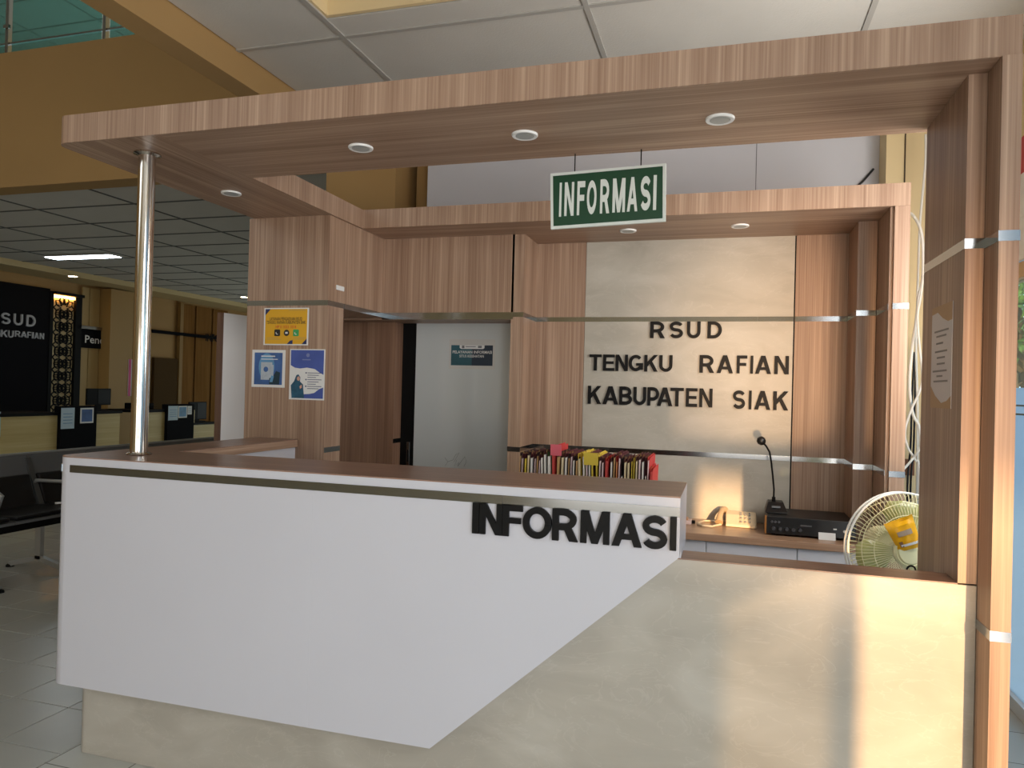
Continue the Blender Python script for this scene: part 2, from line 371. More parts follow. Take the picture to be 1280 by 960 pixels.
# edge beam and mezzanine
struct('trim_1', MB().box(-.225, -.09, -7.1, 2.65, 2.905, 3.4), PAINT)
struct('trim_2', MB().box(-8.2, -.0, 2.65, 2.85, 3.0, 4.165), PAINT)
UP = struct('ceiling_upper', MB().box(-8.4, -.1, -7.2, 13.2, 6.1, 6.2), TILE)
for x in range(7):
    obj('grid_bar', MB().box(-8.1+x*1.18, -8.08+x*1.18, 2.9, 9, 6.085, 6.1), TBAR, UP)
for y in range(9):
    obj('grid_bar', MB().box(-8.1, -.2, 3.0+y*.61, 3.02+y*.61, 6.086, 6.1), TBAR, UP)
rl = thing('glass_railing', 'teal glass balustrade on the mezzanine edge at the upper left', 'railing', (-3, 2.7, 4.165))
for px in (-4.95, -3.755, -2.69, -1.6, -.5):
    obj('post', MB().box(px-.016, px+.016, 2.69, 2.73, 4.165, 5.2), STEEL, rl)
    obj('clamp', MB().box(px-.03, px+.03, 2.68, 2.70, 4.40, 4.43), STEEL, rl)
for x0, x1 in ((-4.9, -3.8), (-3.71, -2.735), (-2.645, -1.65), (-1.55, -.55)):
    obj('pane', MB().box(x0, x1, 2.705, 2.715, 4.19, 5.15), TEALG, rl)
obj('bottom_rail', MB().box(-5, -.3, 2.70, 2.72, 4.265, 4.28), STEEL, rl)
# lower hall ceiling
hc = struct('ceiling_hall', MB().box(-8.3, -.0, 2.85, 13.2, 3.06, 3.2), TILE)
hm = None
gx = [-3.06-1.18*k for k in range(-3, 5)]; gy = [2.83+.61*k for k in range(0, 17)]
for i, x in enumerate(gx[::-1][:-1]):
    for y in gy:
        if hm is None: hm = obj('ceiling_tile', MB().box(.01, 1.17, .01, .60, 0, .02), TILE, hc); o = hm
        else: o = hm.copy(); COL.objects.link(o)
        o.location = Vector((x, y, 3.032))*K
for x in gx: obj('grid_bar', MB().box(x-.012, x+.012, 2.85, 13.1, 3.026, 3.04), HBAR, hc)
for y in gy[1:]: obj('grid_bar', MB().box(-7.8, -.1, y-.012, y+.012, 3.027, 3.039), HBAR, hc)
# outer walls
wl = struct('wall_left', MB().box(-8.3, -8.1, -7.2, 13.2, 0, 6.2), PAINT)
struct('wall_front', MB().box(-8.3, 3.75, -7.3, -7.1, 0, 6.2), CREAM)
struct('wall_far', MB().box(-8.3, .3, 13.1, 13.3, 0, 3.2), PAINT)
struct('wall_upper', MB().box(-8.3, 0, 9, 9.2, 3.2, 6.2).box(-.2, -.09, -7.1, 9, 3.4, 6.2), CREAM)
struct('wall_back', MB().box(.415, 3.1, 2.3, 2.45, 0, 3.4), GREYW)
struct('wall_corner', MB().box(.27, .415, 2.45, 2.6, 0, 3.1).box(-.27, .235, 2.2, 2.6, 0, 3.1).box(.0, .3, 2.6, 13.2, 0, 3.2), PAINT)
struct('wall_pier', MB().box(3.08, 3.62, 2.12, 2.5, 0, 3.4), CREAM)
obj('joint', MB().box(U((945, 200), 1, 2.299).x, U((945, 200), 1, 2.299).x+.004, 2.2985, 2.301, 2.2, 3.3), mat('grey_joint', (120, 120, 124), .8), bpy.data.objects['wall_back'])
obj('joint', MB().box(3.165, 3.17, 2.112, 2.122, 0, 3.3), mat('dark_joint', (70, 56, 40), .8), bpy.data.objects['wall_pier'])
# right hand glazing
XG = 3.6
wr = struct('wall_right', MB().box(XG-.02, XG+.14, -7.2, -5.5, 0, 3.4).box(XG-.02, XG+.1, -5.5, 2.14, 2.75, 3.4), CREAM)
wn = struct('window_1', loc=(XG, 0, 0))
for y in (-5.5, -3.72, -2.2, -.7, .7, 2.08): obj('window_post', MB().box(XG-.03, XG+.03, y-.025, y+.025, 0, 2.75), STEEL, wn)
for y0, y1 in ((-5.47, -3.75), (-2.17, -.73), (-.67, .67), (.73, 2.05)):
    obj('frosted_pane', MB().box(XG-.006, XG+.006, y0, y1, .06, 1.45), THIN if y0 < -3 else FROST, wn)
    obj('clear_pane', MB().box(XG-.005, XG+.005, y0, y1, 1.45, 1.947), FROST if y0 < -3 else CLEAR, wn)
    obj('transom', MB().box(XG-.03, XG+.03, y0, y1, 1.947, 2.018), mat('tan_frame', (206, 170, 130), .5), wn)
    obj('upper_pane', MB().box(XG-.006, XG+.006, y0, y1, 2.018, 2.75), FROST, wn)
    obj('skirting', MB().box(XG-.03, XG+.03, y0, y1, 0, .06), WHITE2, wn)
    for z in (1.325, 1.365): obj('glass_stripe', MB().box(XG-.008, XG-.006, y0, y1, z, z+.008), mat('stripe_clear', (70, 90, 100), .4), wn)

# ================================================================== INFORMATION COUNTER
ctr = thing('information_counter', 'white and stone reception counter with a wood top and black lettering', 'counter', (1.4, .1, 0))
r = .055
base_plan = [(.028, 1.15)] + [(.028+r*.7 - r*.7*math.sin(math.radians(a)), .1+r*.7 - r*.7*math.cos(math.radians(a))) for a in (90, 70, 45, 20, 0)] + [(2.936, .1)]
obj('stone_base', MB().path_wall(base_plan, 0, .909, .05), STONE, ctr, smooth=True)
plan = [(0, 1.16)] + [(r-r*math.sin(math.radians(a)), r-r*math.cos(math.radians(a))) for a in (90, 75, 60, 45, 30, 15, 0)]
wp = MB().path_wall(plan, .289, HT-.002, .098)
wp.prism([(r, 0, .289), (1.059, 0, .2935), (1.059, 0, HT-.002), (r, 0, HT-.002)], (0, .098, 0))
obj('white_panel', wp, WHITE, ctr, smooth=True)
obj('white_panel', MB().prism([(1.0592, 0, .2935), (1.478, 0, .297), (2.195, 0, .936), (2.195, 0, HT-.002), (1.0592, 0, HT-.002)], (0, .098, 0)), WHITE, ctr)
obj('end_panel', MB().box(2.12, 2.195, .1, .345, .9132, HT-.002), WHITE, ctr)
tp = [(r-r*math.sin(math.radians(a)), r-r*math.cos(math.radians(a))) for a in (90, 75, 60, 45, 30, 15, 0)] + [(2.195, 0), (2.195, .345), (.237, .345), (.237, 1.165), (0, 1.165)]
obj('countertop', MB().prism([(x, y, HT-.002) for x, y in tp], (0, 0, .004)), W_TOP, ctr)
obj('top_core', MB().box(.15, 2.14, .098, .343, 1.05, HT-.002).box(.098, .226, .345, 1.165, 1.062, HT-.002), WHITE2, ctr)
obj('inner_edge', MB().box(.226, .238, .345, 1.166, 1.062, HT-.0015), W_Y, ctr)
obj('inner_panel', MB().box(.20, .226, .36, 1.166, .02, 1.061), WHITE, ctr)
obj('cable_hole', MB().lathe([(.006, 0), (.006, .002)], U((362, 558), 0, .2265), (1, 0, 0), 10), BLACK, ctr)
for a, b_ in ((.072, U((601.5, 0), 1, 0).x), (U((602.2, 0), 1, 0).x, 1.72), (1.7205, 2.1945)): pass
bx1 = U((601.8, 634), 1, 0).x; bx2 = U((628.5, 634), 1, 0).x
for a, b_ in ((.072, bx1-.001), (bx1, bx2-.001), (bx2, 2.1945)):
    obj('steel_strip', MB().box(a, b_, -.003, .002, 1.046, 1.0725), STEEL, ctr)
sa = [(r-(r+.003)*math.sin(math.radians(a)), r-(r+.003)*math.cos(math.radians(a))) for a in (90, 75, 60, 48, 38, 31)]
obj('steel_strip', MB().path_wall([(-.003, 1.16)] + sa, 1.046, 1.0725, .004), STEEL, ctr, smooth=True)
obj('ledge', MB().box(2.10, 2.8925, .0992, .21, .9095, .913), W_TOP, ctr)
obj('ledge_back', MB().box(2.14, 2.893, .17, .19, .02, .886), WHITE2, ctr)
obj('inner_shelf', MB().box(.24, 2.14, .345, .95, .735, .76), W_TOP, ctr)
obj('shelf_side', MB().box(2.12, 2.14, .345, .95, .02, .735), WHITE2, ctr)
obj('shelf_side', MB().box(.245, .265, .5, .95, .02, .735), WHITE2, ctr)
def letters(parent, word, xs_, z0, z1, y, dep, m_, t=.2, conv=None):
    for ch, (a, b_) in zip(word, xs_):
        mb = MB(); x0, x1 = conv(a), conv(b_); glyph(mb, ch, x0, x1, z0, z1, onY(y), dep, t)
        obj('letter', mb, m_, parent, fixn=False)
cv = lambda p: U((560+p/4, 655), 1, 0).x
letters(ctr, 'INFORMASI', [(127, 160), (163, 276), (278, 377), (378, 522), (525, 654), (666, 811), (822, 973), (974, 1100), (1112, 1145)], .956, 1.0465, -.0035, .009, BLACK, .205, cv)

# ================================================================== CANOPY
cp = thing('overhead_canopy', 'wood-grain canopy frame over the information counter, rounded at its left corner', 'canopy', (1.4, .8, ZC))
YB, YC, XC0, XC1, XI = .532, .008, -.06, 2.982, .4
rr = .055
cpl = [(XC0, YB)] + [(XC0+rr-rr*math.sin(math.radians(a)), YC+rr-rr*math.cos(math.radians(a))) for a in (90, 75, 60, 45, 30, 15, 0)] + [(XC1, YC), (XC1, YB)]
TH = .006
ci = [(XC0+TH+.0003, YB)] + [(XC0+rr-(rr-TH-.0003)*math.sin(math.radians(a)), YC+rr-(rr-TH-.0003)*math.cos(math.radians(a))) for a in (90, 75, 60, 45, 30, 15, 0)] + [(XI-.0003, YC+TH+.0003), (XI-.0003, YB)]
obj('left_beam_soffit', MB().prism([(x, y, ZC) for x, y in ci], (0, 0, .012)), W_Y, cp)
obj('front_beam_soffit', MB().box(XI+.0003, XC1, YC+TH+.0003, YB-TH-.0003, ZC, ZC+.012), W_X, cp)
obj('front_fascia', MB().path_wall(cpl[:-1], ZC, ZT, TH), W_Z, cp, smooth=True)
obj('front_beam_back', MB().box(XI, XC1, YB-TH, YB, ZC, ZT), W_Z, cp)
obj('left_beam_soffit', MB().box(XC0+TH+.0003, XI-TH-.0003, YB+.001, 2.06, ZC, ZC+.012), W_Y, cp)
obj('left_beam_side', MB().box(XI-TH, XI, YB+.0005, YF, ZC, ZT), W_Z, cp)
obj('left_beam_side', MB().box(XC0, XC0+TH, YB+.0005, 2.06, ZC, ZT), W_Z, cp)
obj('rear_fascia', MB().box(XI-TH, 3.062, YF, YF+TH, ZC, ZT), W_Z, cp)
obj('rear_soffit', MB().box(XI+.0005, 3.062, YF+TH+.0003, 2.06, ZC, ZC+.012), W_X, cp)
def light(px, sc, lab):
    p = U(px, 2, ZC); rr_ = .044
    t = thing('downlight', lab, 'downlight', (p.x, p.y, ZC), 'recessed canopy downlights')
    obj('trim_ring', MB().lathe([(rr_*.66, -.001), (rr_*.72, -.006), (rr_*.95, -.007), (rr_, -.004), (rr_, 0.0)], (p.x, p.y, ZC), n=28), mat('trim_white', (246, 246, 244), .4), t, smooth=True)
    obj('lens', MB().lathe([(rr_*.70, -.0066), (rr_*.5, -.0072), (.001, -.0074)], (p.x, p.y, ZC), n=24), mat('frosted_lens', (176, 180, 178), .35), t, smooth=True)
for px, lab in (((451, 184), 'unlit white downlight in the front canopy soffit, left of three'), ((656, 168), 'unlit white downlight in the front canopy soffit, above the green hanging sign'),
                ((900, 148), 'unlit white downlight in the front canopy soffit, nearest the right pillar'), ((289, 241), 'unlit white downlight in the left canopy arm beside the steel pole'),
                ((785, 288), 'unlit white downlight in the rear soffit just under the green sign'), ((925, 282), 'unlit white downlight in the rear soffit over the right end of the stone wall')):
    light(px, 1, lab)
pl = thing('support_pole', 'polished steel pole standing on the left corner of the counter', 'pole', (.206, .17, HT+.002))
PX, PY = .206, .17
obj('tube', MB().tube([(PX, PY, HT+.003), (PX, PY, ZC-.001)], .0300, 24), POLE, pl, smooth=True)
obj('collar', MB().lathe([(.0303, 0), (.045, .001), (.046, .004), (.034, .009), (.0303, .01)], (PX, PY, HT+.0025), n=24), POLE, pl, smooth=True)
obj('collar', MB().lathe([(.0303, -.012), (.034, -.010), (.048, -.006), (.047, -.001), (.0303, 0)], (PX, PY, ZC-.0005), n=24), POLE, pl, smooth=True)

_yp = U((465, 399.6), 2, S2B).y; YD = U((503, 450), 0, U((494.5, 420), 1, _yp).x).y
# portal on the right
pt = thing('portal_pillar', 'tall wood-grain pillar and side panel carrying the right end of the canopy', 'pillar', (2.94, .3, 0))
obj('side_panel', MB().box(2.893, 2.9365, .1005, .505, .9135, ZC-.0005).box(2.893, 2.9365, .215, .505, 0, .9135), W_Z, pt)
obj('outer_post', MB().box(2.9375, 2.981, .0, .5, 0, ZC-.0005), W_Z, pt)
obj('steel_strip', MB().box(2.8915, 2.938, .0985, .5, S2B, S2), STEEL, pt)
obj('steel_strip', MB().box(2.936, 2.9825, -.0015, .099, S2B-.002, S2-.002), STEEL, pt)
obj('steel_strip', MB().box(2.936, 2.9825, -.0015, .099, .802, .827), STEEL, pt)

# ================================================================== BACK OF THE BOOTH
cl = thing('wood_column', 'wide wood-grain column at the left rear of the booth with three notices on it', 'column', (.15, 1.3, 0))
obj('front_panel', MB().box(-.085, .387, 1.17, 1.325, 0, S2B), W_Z, cl)
obj('upper_panel', MB().box(-.085, .386, 1.17, 2.1, S2B+.0005, ZC-.0005), W_Z, cl)
YP = U((465, 399.6), 2, S2B).y; XP0 = -.085; XP1 = U((494.5, 420), 1, YP).x
obj('steel_strip', MB().box(-.0865, .3875, 1.1685, 1.33, S2B, S2), STEEL, cl)
obj('steel_strip', MB().box(.3868, .3885, 1.1705, 1.3255, S1B-.002, S1-.002), STEEL, cl)
obj('recessed_panel', MB().box(XP0, XP1, YP, YD+.0, 0, S2B-.014), wood('laminate_shaded', 'z', (116, 86, 68), (134, 102, 82), (150, 118, 96)), cl)  # laminate darkened: the shade of the recess is put into its colour
obj('steel_strip', MB().box(XP1+.0002, XP1+.0018, YP+.001, YD, S1B, S1), STEEL, cl)
hd = thing('door_header', 'wood-grain bulkhead over the frosted door between column and back wall', 'bulkhead', (.8, 1.9, S2B))
obj('front_board', MB().box(.3865, 1.178, 1.765, 1.785, S2B, ZC-.0005), W_Z, hd)
obj('soffit_board', MB().box(-.085, 1.166, 1.786, 2.12, S2B-.012, S2B-.0005), wood('laminate_soffit', 'x', *WD), hd)
obj('steel_strip', MB().box(.387, 1.178, 1.762, 1.766, S2B-.012, S2), STEEL, hd)
obj('steel_strip', MB().box(.3862, .3885, 1.331, 1.764, S2B, S2), STEEL, hd)
bw = thing('booth_back_wall', 'wood and stone back wall of the booth with three lines of black lettering', 'wall panel', (2, 2.04, 0))
obj('wood_panel', MB().box(1.166, 1.181, YH, 2.12, 0, ZC-.0005).box(1.1815, 1.236, YH, 2.06, 0, ZC-.0005), W_Z, bw)
obj('wood_panel', MB().box(1.2365, 1.524, YW, 2.06, 0, ZC-.0005), W_Z, bw)
obj('stone_panel', MB().box(1.526, 2.640, YW+.001, 2.06, 0, ZC-.0005), STONE, bw)
obj('panel_joint', MB().box(2.640, 2.647, YW+.004, 2.05, 0, ZC-.0005), BLKFR, bw)
obj('wood_panel', MB().box(2.647, 2.90, YW-.001, 2.06, 0, ZC-.0005), W_Z, bw)
obj('wood_panel', MB().box(2.90, 2.985, YH, 2.06, 0, ZC-.0005), W_Z, bw)
obj('wood_panel', MB().box(2.987, 3.003, YF+.02, 2.06, 0, ZC-.0005), W_Z, bw)
obj('front_post', MB().box(3.001, 3.062, YF+.001, YF+.02, 0, ZC-.0005), W_Z, bw)
obj('end_board', MB().box(3.048, 3.062, YF+.021, 2.06, 0, ZC-.0005), W_Z, bw)
for a, b_ in ((S2B, S2), (S1B, S1)):
    obj('steel_strip', MB().box(1.165, 1.2375, YH-.002, YW-.002, a, b_), STEEL, bw)
    obj('steel_strip', MB().box(1.2376, 1.5245, YW-.002, YW+.004, a, b_), STEEL, bw)
    for x0, x1 in ((1.5265, 2.46), (2.461, 2.639)): obj('steel_strip', MB().box(x0, x1, YW-.001, YW+.004, a, b_), STEEL, bw)
    obj('steel_strip', MB().box(2.648, 2.898, YW-.003, YW+.004, a, b_), STEEL, bw)
    obj('steel_strip', MB().box(2.8985, 2.984, YH-.002, YW, a, b_), STEEL, bw)
    obj('steel_strip', MB().box(2.9855, 3.0, YF+.022, YW, a, b_), STEEL, bw)
    obj('steel_strip', MB().box(2.9995, 3.0635, YF-.001, YF+.03, a, b_), STEEL, bw)
def lw(word, xs_, y0, y1):
    mx = sum(a+b_ for a, b_ in xs_)/len(xs_)/2
    z1 = U((mx, y0), 1, YW).z; z0 = U((mx, y1), 1, YW).z
    letters(bw, word, xs_, z0, z1, YW-.0012, .008, BLACK, .19, lambda p: U((p, (y0+y1)/2), 1, YW).x)
q = lambda *a: [(600+x/4, 600+y/4) for x, y in a]
lw('RSUD', q((852, 926), (948, 1016), (1035, 1103), (1138, 1210)), 402, 423)
lw('TENGKU', q((548, 608), (616, 673), (679, 740), (744, 816), (822, 890), (897, 963)), 443.5, 464)
lw('RAFIAN', [(874.5, 893), (896, 916.5), (921, 934), (938, 941.5), (944, 964), (968, 986)], 444.5, 467)
lw('KABUPATEN', q((540, 607), (614, 692), (697, 761), (768, 831), (838, 896), (886, 963), (952, 1019), (1030, 1087), (1097, 1163)), 484, 507)
lw('SIAK', [(916, 931.5), (936, 939.5), (943, 963), (966.5, 985.5)], 488.5, 512)

# frosted glass door
dr = struct('door_1', loc=(.8, YD, 0))
obj('door_frame', MB().box(.20, U((519.5, 450), 1, YD).x, YD+.001, YD+.03, 0, S2B-.013), BLKFR, dr)
obj('door_glass', MB().box(U((519.5, 450), 1, YD).x+.001, 1.166, YD+.001, YD+.011, 0, S2B-.013), DOORG, dr)
obj('door_backing', MB().box(.2, 1.166, YD+.14, YD+.16, 0, 2.0), GREYW, dr)
_a, _b = U((508.3, 552), 1, YD), U((513, 582), 1, YD); LX = (_a.x+_b.x)/2
lk = obj('door_lock', MB().box(LX-.010, LX+.010, YD-.012, YD, .84, _a.z), STEEL, dr, bevel=.003)
obj('lock_grip', MB().box(LX-.004, LX+.004, YD-.016, YD-.012, .93, 1.0), BLACK, lk); obj('keyhole', MB().lathe([(.005, 0), (.005, .003)], (LX, YD-.012, .90), (0, -1, 0), 12), BLACK, lk)
# scribble etched in the glass
sc_ = MB(); pp = [U(p, 1, YD) for p in ((556, 572), (560, 577), (556, 583), (560, 577), (566, 575), (570, 568), (574, 566), (570, 573), (567, 578), (571, 575), (568, 583), (574, 578), (572, 583), (581, 571), (583, 577), (580, 583))]
sc_.tube(pp, .0008, 5); obj('glass_marking', sc_, mat('marker_ink', (74, 84, 86), .5), dr)

# wall switch plate on the header side
sp = tag(obj('switch_plate', MB().box(.3865, .3925, U((420, 358), 0, .387).y, U((429.5, 358), 0, .387).y, 1.868, 1.892), WHITE2, bevel=.002, loc=(.3865, 1.28, 1.868)), 'small white plate on the column side above the door strip', 'switch plate')

# ================================================================== NOTICES
def sheet(name, lab, u0, u1, v0, v1, to3, base, m_=PAPER):
    t = thing(name, lab, 'notice', base)
    s = MB(); a = [to3(u, v, d) for d in (.0006, .0022) for (u, v) in ((u0, v0), (u1, v0), (u1, v1), (u0, v1))]
    s.add(a, [(3, 2, 1, 0), (4, 5, 6, 7), (0, 1, 5, 4), (1, 2, 6, 5), (2, 3, 7, 6), (3, 0, 4, 7)]); obj('sheet', s, m_, t); return t
F = onY(1.17)
# yellow complaints notice
x0, x1, z0, z1 = .02, .281, 1.577, 1.767; W_, H_ = x1-x0, z1-z0
t = sheet('yellow_notice', 'yellow landscape notice at the top of the left column, phone icons on it', x0, x1, z0, z1, F, (.15, 1.17, z0))
fx = lambda u: x0+u*W_; fz = lambda v: z1-v*H_
b = MB(); rect(b, fx(.03), fx(.97), fz(.97), fz(.03), F, .0026); obj('yellow_field', b, YELP, t)
b = MB(); poly(b, [(fx(.03), fz(.20)), (fx(.15), fz(.03)), (fx(.03), fz(.03))], F, .003); obj('blue_corner', b, DKBLUE, t)
obj('blue_corner', poly(MB(), [(fx(.53), fz(.97)), (fx(.66), fz(.97)), (fx(.66), fz(.86)), (fx(.60), fz(.88))], F, .003), DKBLUE, t)
obj('blue_corner', poly(MB(), [(fx(.86), fz(.97)), (fx(.97), fz(.97)), (fx(.97), fz(.82))], F, .003), DKBLUE, t)
b = text('LAYANAN PENGADUAN RSUD', fx(.13), fx(.86), fz(.34), fz(.25), F, .012, .0032)
for q_ in (text('TENGKU RAFIAN KABUPATEN SIAK', fx(.06), fx(.94), fz(.43), fz(.345), F, .012, .0032),): b.add(q_.v, q_.f)
obj('heading', b, BLKP, t, fixn=False)
obj('phone_number', text('HP 0 1033 1014', fx(.27), fx(.73), fz(.55), fz(.47), F, .01, .0032), REDP, t, fixn=False)
for k, (u, m_) in enumerate(((.31, BLKP), (.52, BLKP), (.73, GRNP))):
    b = MB(); ra = .062*W_
    if k == 1: poly(b, arc(fx(u), fz(.67), ra, 0, 345, 23), F, .0032)
    else: poly(b, [(fx(u)+sx_*ra*.75+ra*.3*math.cos(math.radians(a_)), fz(.67)+sz_*ra*.75+ra*.3*math.sin(math.radians(a_))) for sx_, sz_, a0 in ((1, 1, 0), (-1, 1, 90), (-1, -1, 180), (1, -1, 270)) for a_ in (a0, a0+45, a0+90)], F, .0032)
    ic = obj('icon', b, m_, t)
    b = MB()
    if k == 1: rect(b, fx(u)-ra*.45, fx(u)+ra*.45, fz(.67)-ra*.3, fz(.67)+ra*.3, F, .0036)
    else:
        cc = arc(fx(u), fz(.67), ra*.55, 150, 300, 8); ci = arc(fx(u), fz(.67), ra*.3, 300, 150, 8); poly(b, cc+ci, F, .0036)
    obj('icon_mark', b, PAPER, ic)
b = MB()
for u0, u1, v in ((.55, .93, .06), (.68, .95, .79), (.68, .92, .83), (.08, .34, .80), (.08, .4, .84)): rect(b, fx(u0), fx(u1), fz(v+.012), fz(v), F, .0032)
obj('fine_print', b, GOLDP, t, kind='stuff')
# blue square notice
x0, x1, z0, z1 = -.045, .152, 1.36, 1.552; W_, H_ = x1-x0, z1-z0
t = sheet('blue_poster', 'square blue poster with white border, lower left of the column notices', x0, x1, z0, z1, F, (.05, 1.17, z0))
b = MB(); rect(b, fx(.075), fx(.92), fz(.93), fz(.075), F, .0026); obj('blue_field', b, BLUEP, t)
b = MB(); poly(b, arc(fx(.45), fz(.45), .24*W_, 0, 345, 23, .36*H_), F, .0029); obj('light_glow', b, BLUE2, t)
b = MB(); rect(b, fx(.28), fx(.62), fz(.80), fz(.33), F, .0032); rect(b, fx(.52), fx(.66), fz(.72), fz(.40), F, .0033); obj('document_picture', b, mat('print_pale', (176, 186, 196), .5, var=.12, vscale=40), t)
b = MB(); poly(b, arc(fx(.43), fz(.52), .07*W_, 0, 345, 23), F, .0036); obj('round_emblem', b, BLUEP, t)
b = MB(); poly(b, [(fx(.54), fz(.92)), (fx(.84), fz(.92)), (fx(.86), fz(.6)), (fx(.74), fz(.56)), (fx(.66), fz(.7)), (fx(.54), fz(.76))], F, .0036); obj('arm_picture', b, mat('print_dark_teal', (24, 52, 66), .5), t)
b = MB(); poly(b, [(fx(.55), fz(.86)), (fx(.64), fz(.86)), (fx(.68), fz(.70)), (fx(.60), fz(.68))], F, .004); obj('hand_picture', b, BLUE2, t)
b = MB(); rect(b, fx(.28), fx(.7), fz(.185), fz(.155), F, .0032); rect(b, fx(.28), fx(.78), fz(.26), fz(.24), F, .0032); obj('title_line', b, PAPER, t)
# tall blue and white notice
x0, x1, z0, z1 = .179, .381, 1.302, 1.558; W_, H_ = x1-x0, z1-z0
t = sheet('white_blue_poster', 'tall blue and white poster with a woman in a headscarf, lower right on the column', x0, x1, z0, z1, F, (.28, 1.17, z0))
b = MB(); poly(b, [(fx(.03), fz(.02)), (fx(.97), fz(.02)), (fx(.97), fz(.5)), (fx(.86), fz(.46)), (fx(.72), fz(.39)), (fx(.5), fz(.365)), (fx(.3), fz(.385)), (fx(.15), fz(.37)), (fx(.03), fz(.32))], F, .0026)
poly(b, [(fx(.42), fz(.97)), (fx(.97), fz(.97)), (fx(.97), fz(.75)), (fx(.86), fz(.78)), (fx(.72), fz(.86)), (fx(.6), fz(.88)), (fx(.42), fz(.89))], F, .0026); obj('blue_wave', b, mat('poster_indigo', (70, 90, 164), .5, var=.15, vscale=6), t)
b = MB(); rect(b, fx(.36), fx(.6), fz(.22), fz(.20), F, .0031); poly(b, arc(fx(.52), fz(.12), .05*W_, 0, 330, 11), F, .0031); obj('logo_mark', b, mat('print_pale_blue', (120, 130, 176), .5), t)
b = MB()
for k in range(8): rect(b, fx(.52), fx(.92-(k % 3)*.08), fz(.475+k*.044), fz(.462+k*.044), F, .0031)
for k in (0, 3, 6): rect(b, fx(.46), fx(.50), fz(.482+k*.044), fz(.455+k*.044), F, .0031)
obj('text_lines', b, mat('print_dim', (90, 92, 120), .5), t)
b = MB(); poly(b, [(fx(.08), fz(.97)), (fx(.05), fz(.72)), (fx(.14), fz(.64)), (fx(.2), fz(.52)), (fx(.26), fz(.5)), (fx(.32), fz(.56)), (fx(.31), fz(.64)), (fx(.40), fz(.70)), (fx(.44), fz(.97))], F, .0031)
obj('woman_picture', b, mat('print_woman_teal', (34, 84, 110), .5, var=.3, vscale=30), t)
b = MB(); poly(b, arc(fx(.265), fz(.585), .045*W_, 0, 330, 11, .045*H_), F, .0036); obj('face', b, SKIN, t)
obj('hands', poly(MB(), [(fx(.3), fz(.74)), (fx(.36), fz(.70)), (fx(.37), fz(.76)), (fx(.32), fz(.79))], F, .0036), SKIN, t)
# notice on the door
FD = onY(YD+.0005)
_a, _b = U((562, 424), 1, YD), U((618.5, 462), 1, YD); x0, x1, z0, z1 = _a.x, _b.x, _b.z, _a.z; W_, H_ = x1-x0, z1-z0
t = sheet('door_notice', 'white sheet with a dark teal banner taped on the frosted glass door', x0, x1, z0, z1, FD, (.82, YD-.006, z0), mat('sheet_grey', (205, 204, 200), .5))
b = MB(); rect(b, fx(.045), fx(.5), fz(.88), fz(.20), FD, .0026); obj('teal_banner', b, TEALP, t)
b = MB(); rect(b, fx(.5), fx(.95), fz(.88), fz(.20), FD, .0026); obj('navy_banner', b, NAVYP, t)
b = MB(); poly(b, [(fx(.23), fz(.20)), (fx(.77), fz(.20)), (fx(.77), fz(.29)), (fx(.74), fz(.325)), (fx(.26), fz(.325)), (fx(.23), fz(.29))], FD, .003); obj('white_tab', b, PAPER, t)
b = text('PELAYANAN INFORMASI', fx(.08), fx(.93), fz(.48), fz(.38), FD, .015, .0033)
q_ = text('SITUS KESEHATAN', fx(.23), fx(.76), fz(.61), fz(.52), FD, .01, .0033); b.add(q_.v, q_.f); obj('heading', b, PAPER, t, fixn=False)
b = MB(); rect(b, fx(.36), fx(.58), fz(.26), fz(.235), FD, .0035); rect(b, fx(.28), fx(.335), fz(.30), fz(.21), FD, .0035); rect(b, fx(.63), fx(.71), fz(.29), fz(.215), FD, .0035); obj('small_logos', b, GREYP, t)
# notice in a sleeve on the right side panel
FR = lambda u, v, d: (2.893-d, .388-u, v)
W_, x0, x1, z0, z1 = .202, 0, .202, 1.362, 1.655; H_ = z1-z0
t = sheet('framed_notice', 'pale notice with gold corners in a sleeve on the dark side of the right pillar', x0, x1, z0, z1, FR, (2.893, .29, z0), mat('sheet_dim', (190, 190, 196), .3))
GC = mat('print_tan', (168, 132, 88), .4)
obj('gold_corner', poly(MB(), [(fx(.0), fz(0)), (fx(1), fz(0)), (fx(1), fz(.17)), (fx(.8), fz(.175)), (fx(.55), fz(.13)), (fx(.3), fz(.06)), (fx(0), fz(.07))], FR, .0026), GC, t)
b = MB(); poly(b, [(fx(0), fz(.78)), (fx(.25), fz(.88)), (fx(.55), fz(.95)), (fx(.8), fz(.93)), (fx(1), fz(.88)), (fx(1), fz(1)), (fx(0), fz(1))], FR, .0026); obj('gold_corner', b, GC, t)
b = MB()
for u0, u1, v in ((.15, .85, .24), (.25, .75, .29), (.25, .6, .36), (.2, .8, .44), (.3, .7, .5), (.3, .7, .56), (.1, .8, .63), (.3, .6, .68), (.15, .85, .73)): rect(b, fx(u0), fx(u1), fz(v+.018), fz(v), FR, .003)
obj('text_lines', b, GREYP, t)

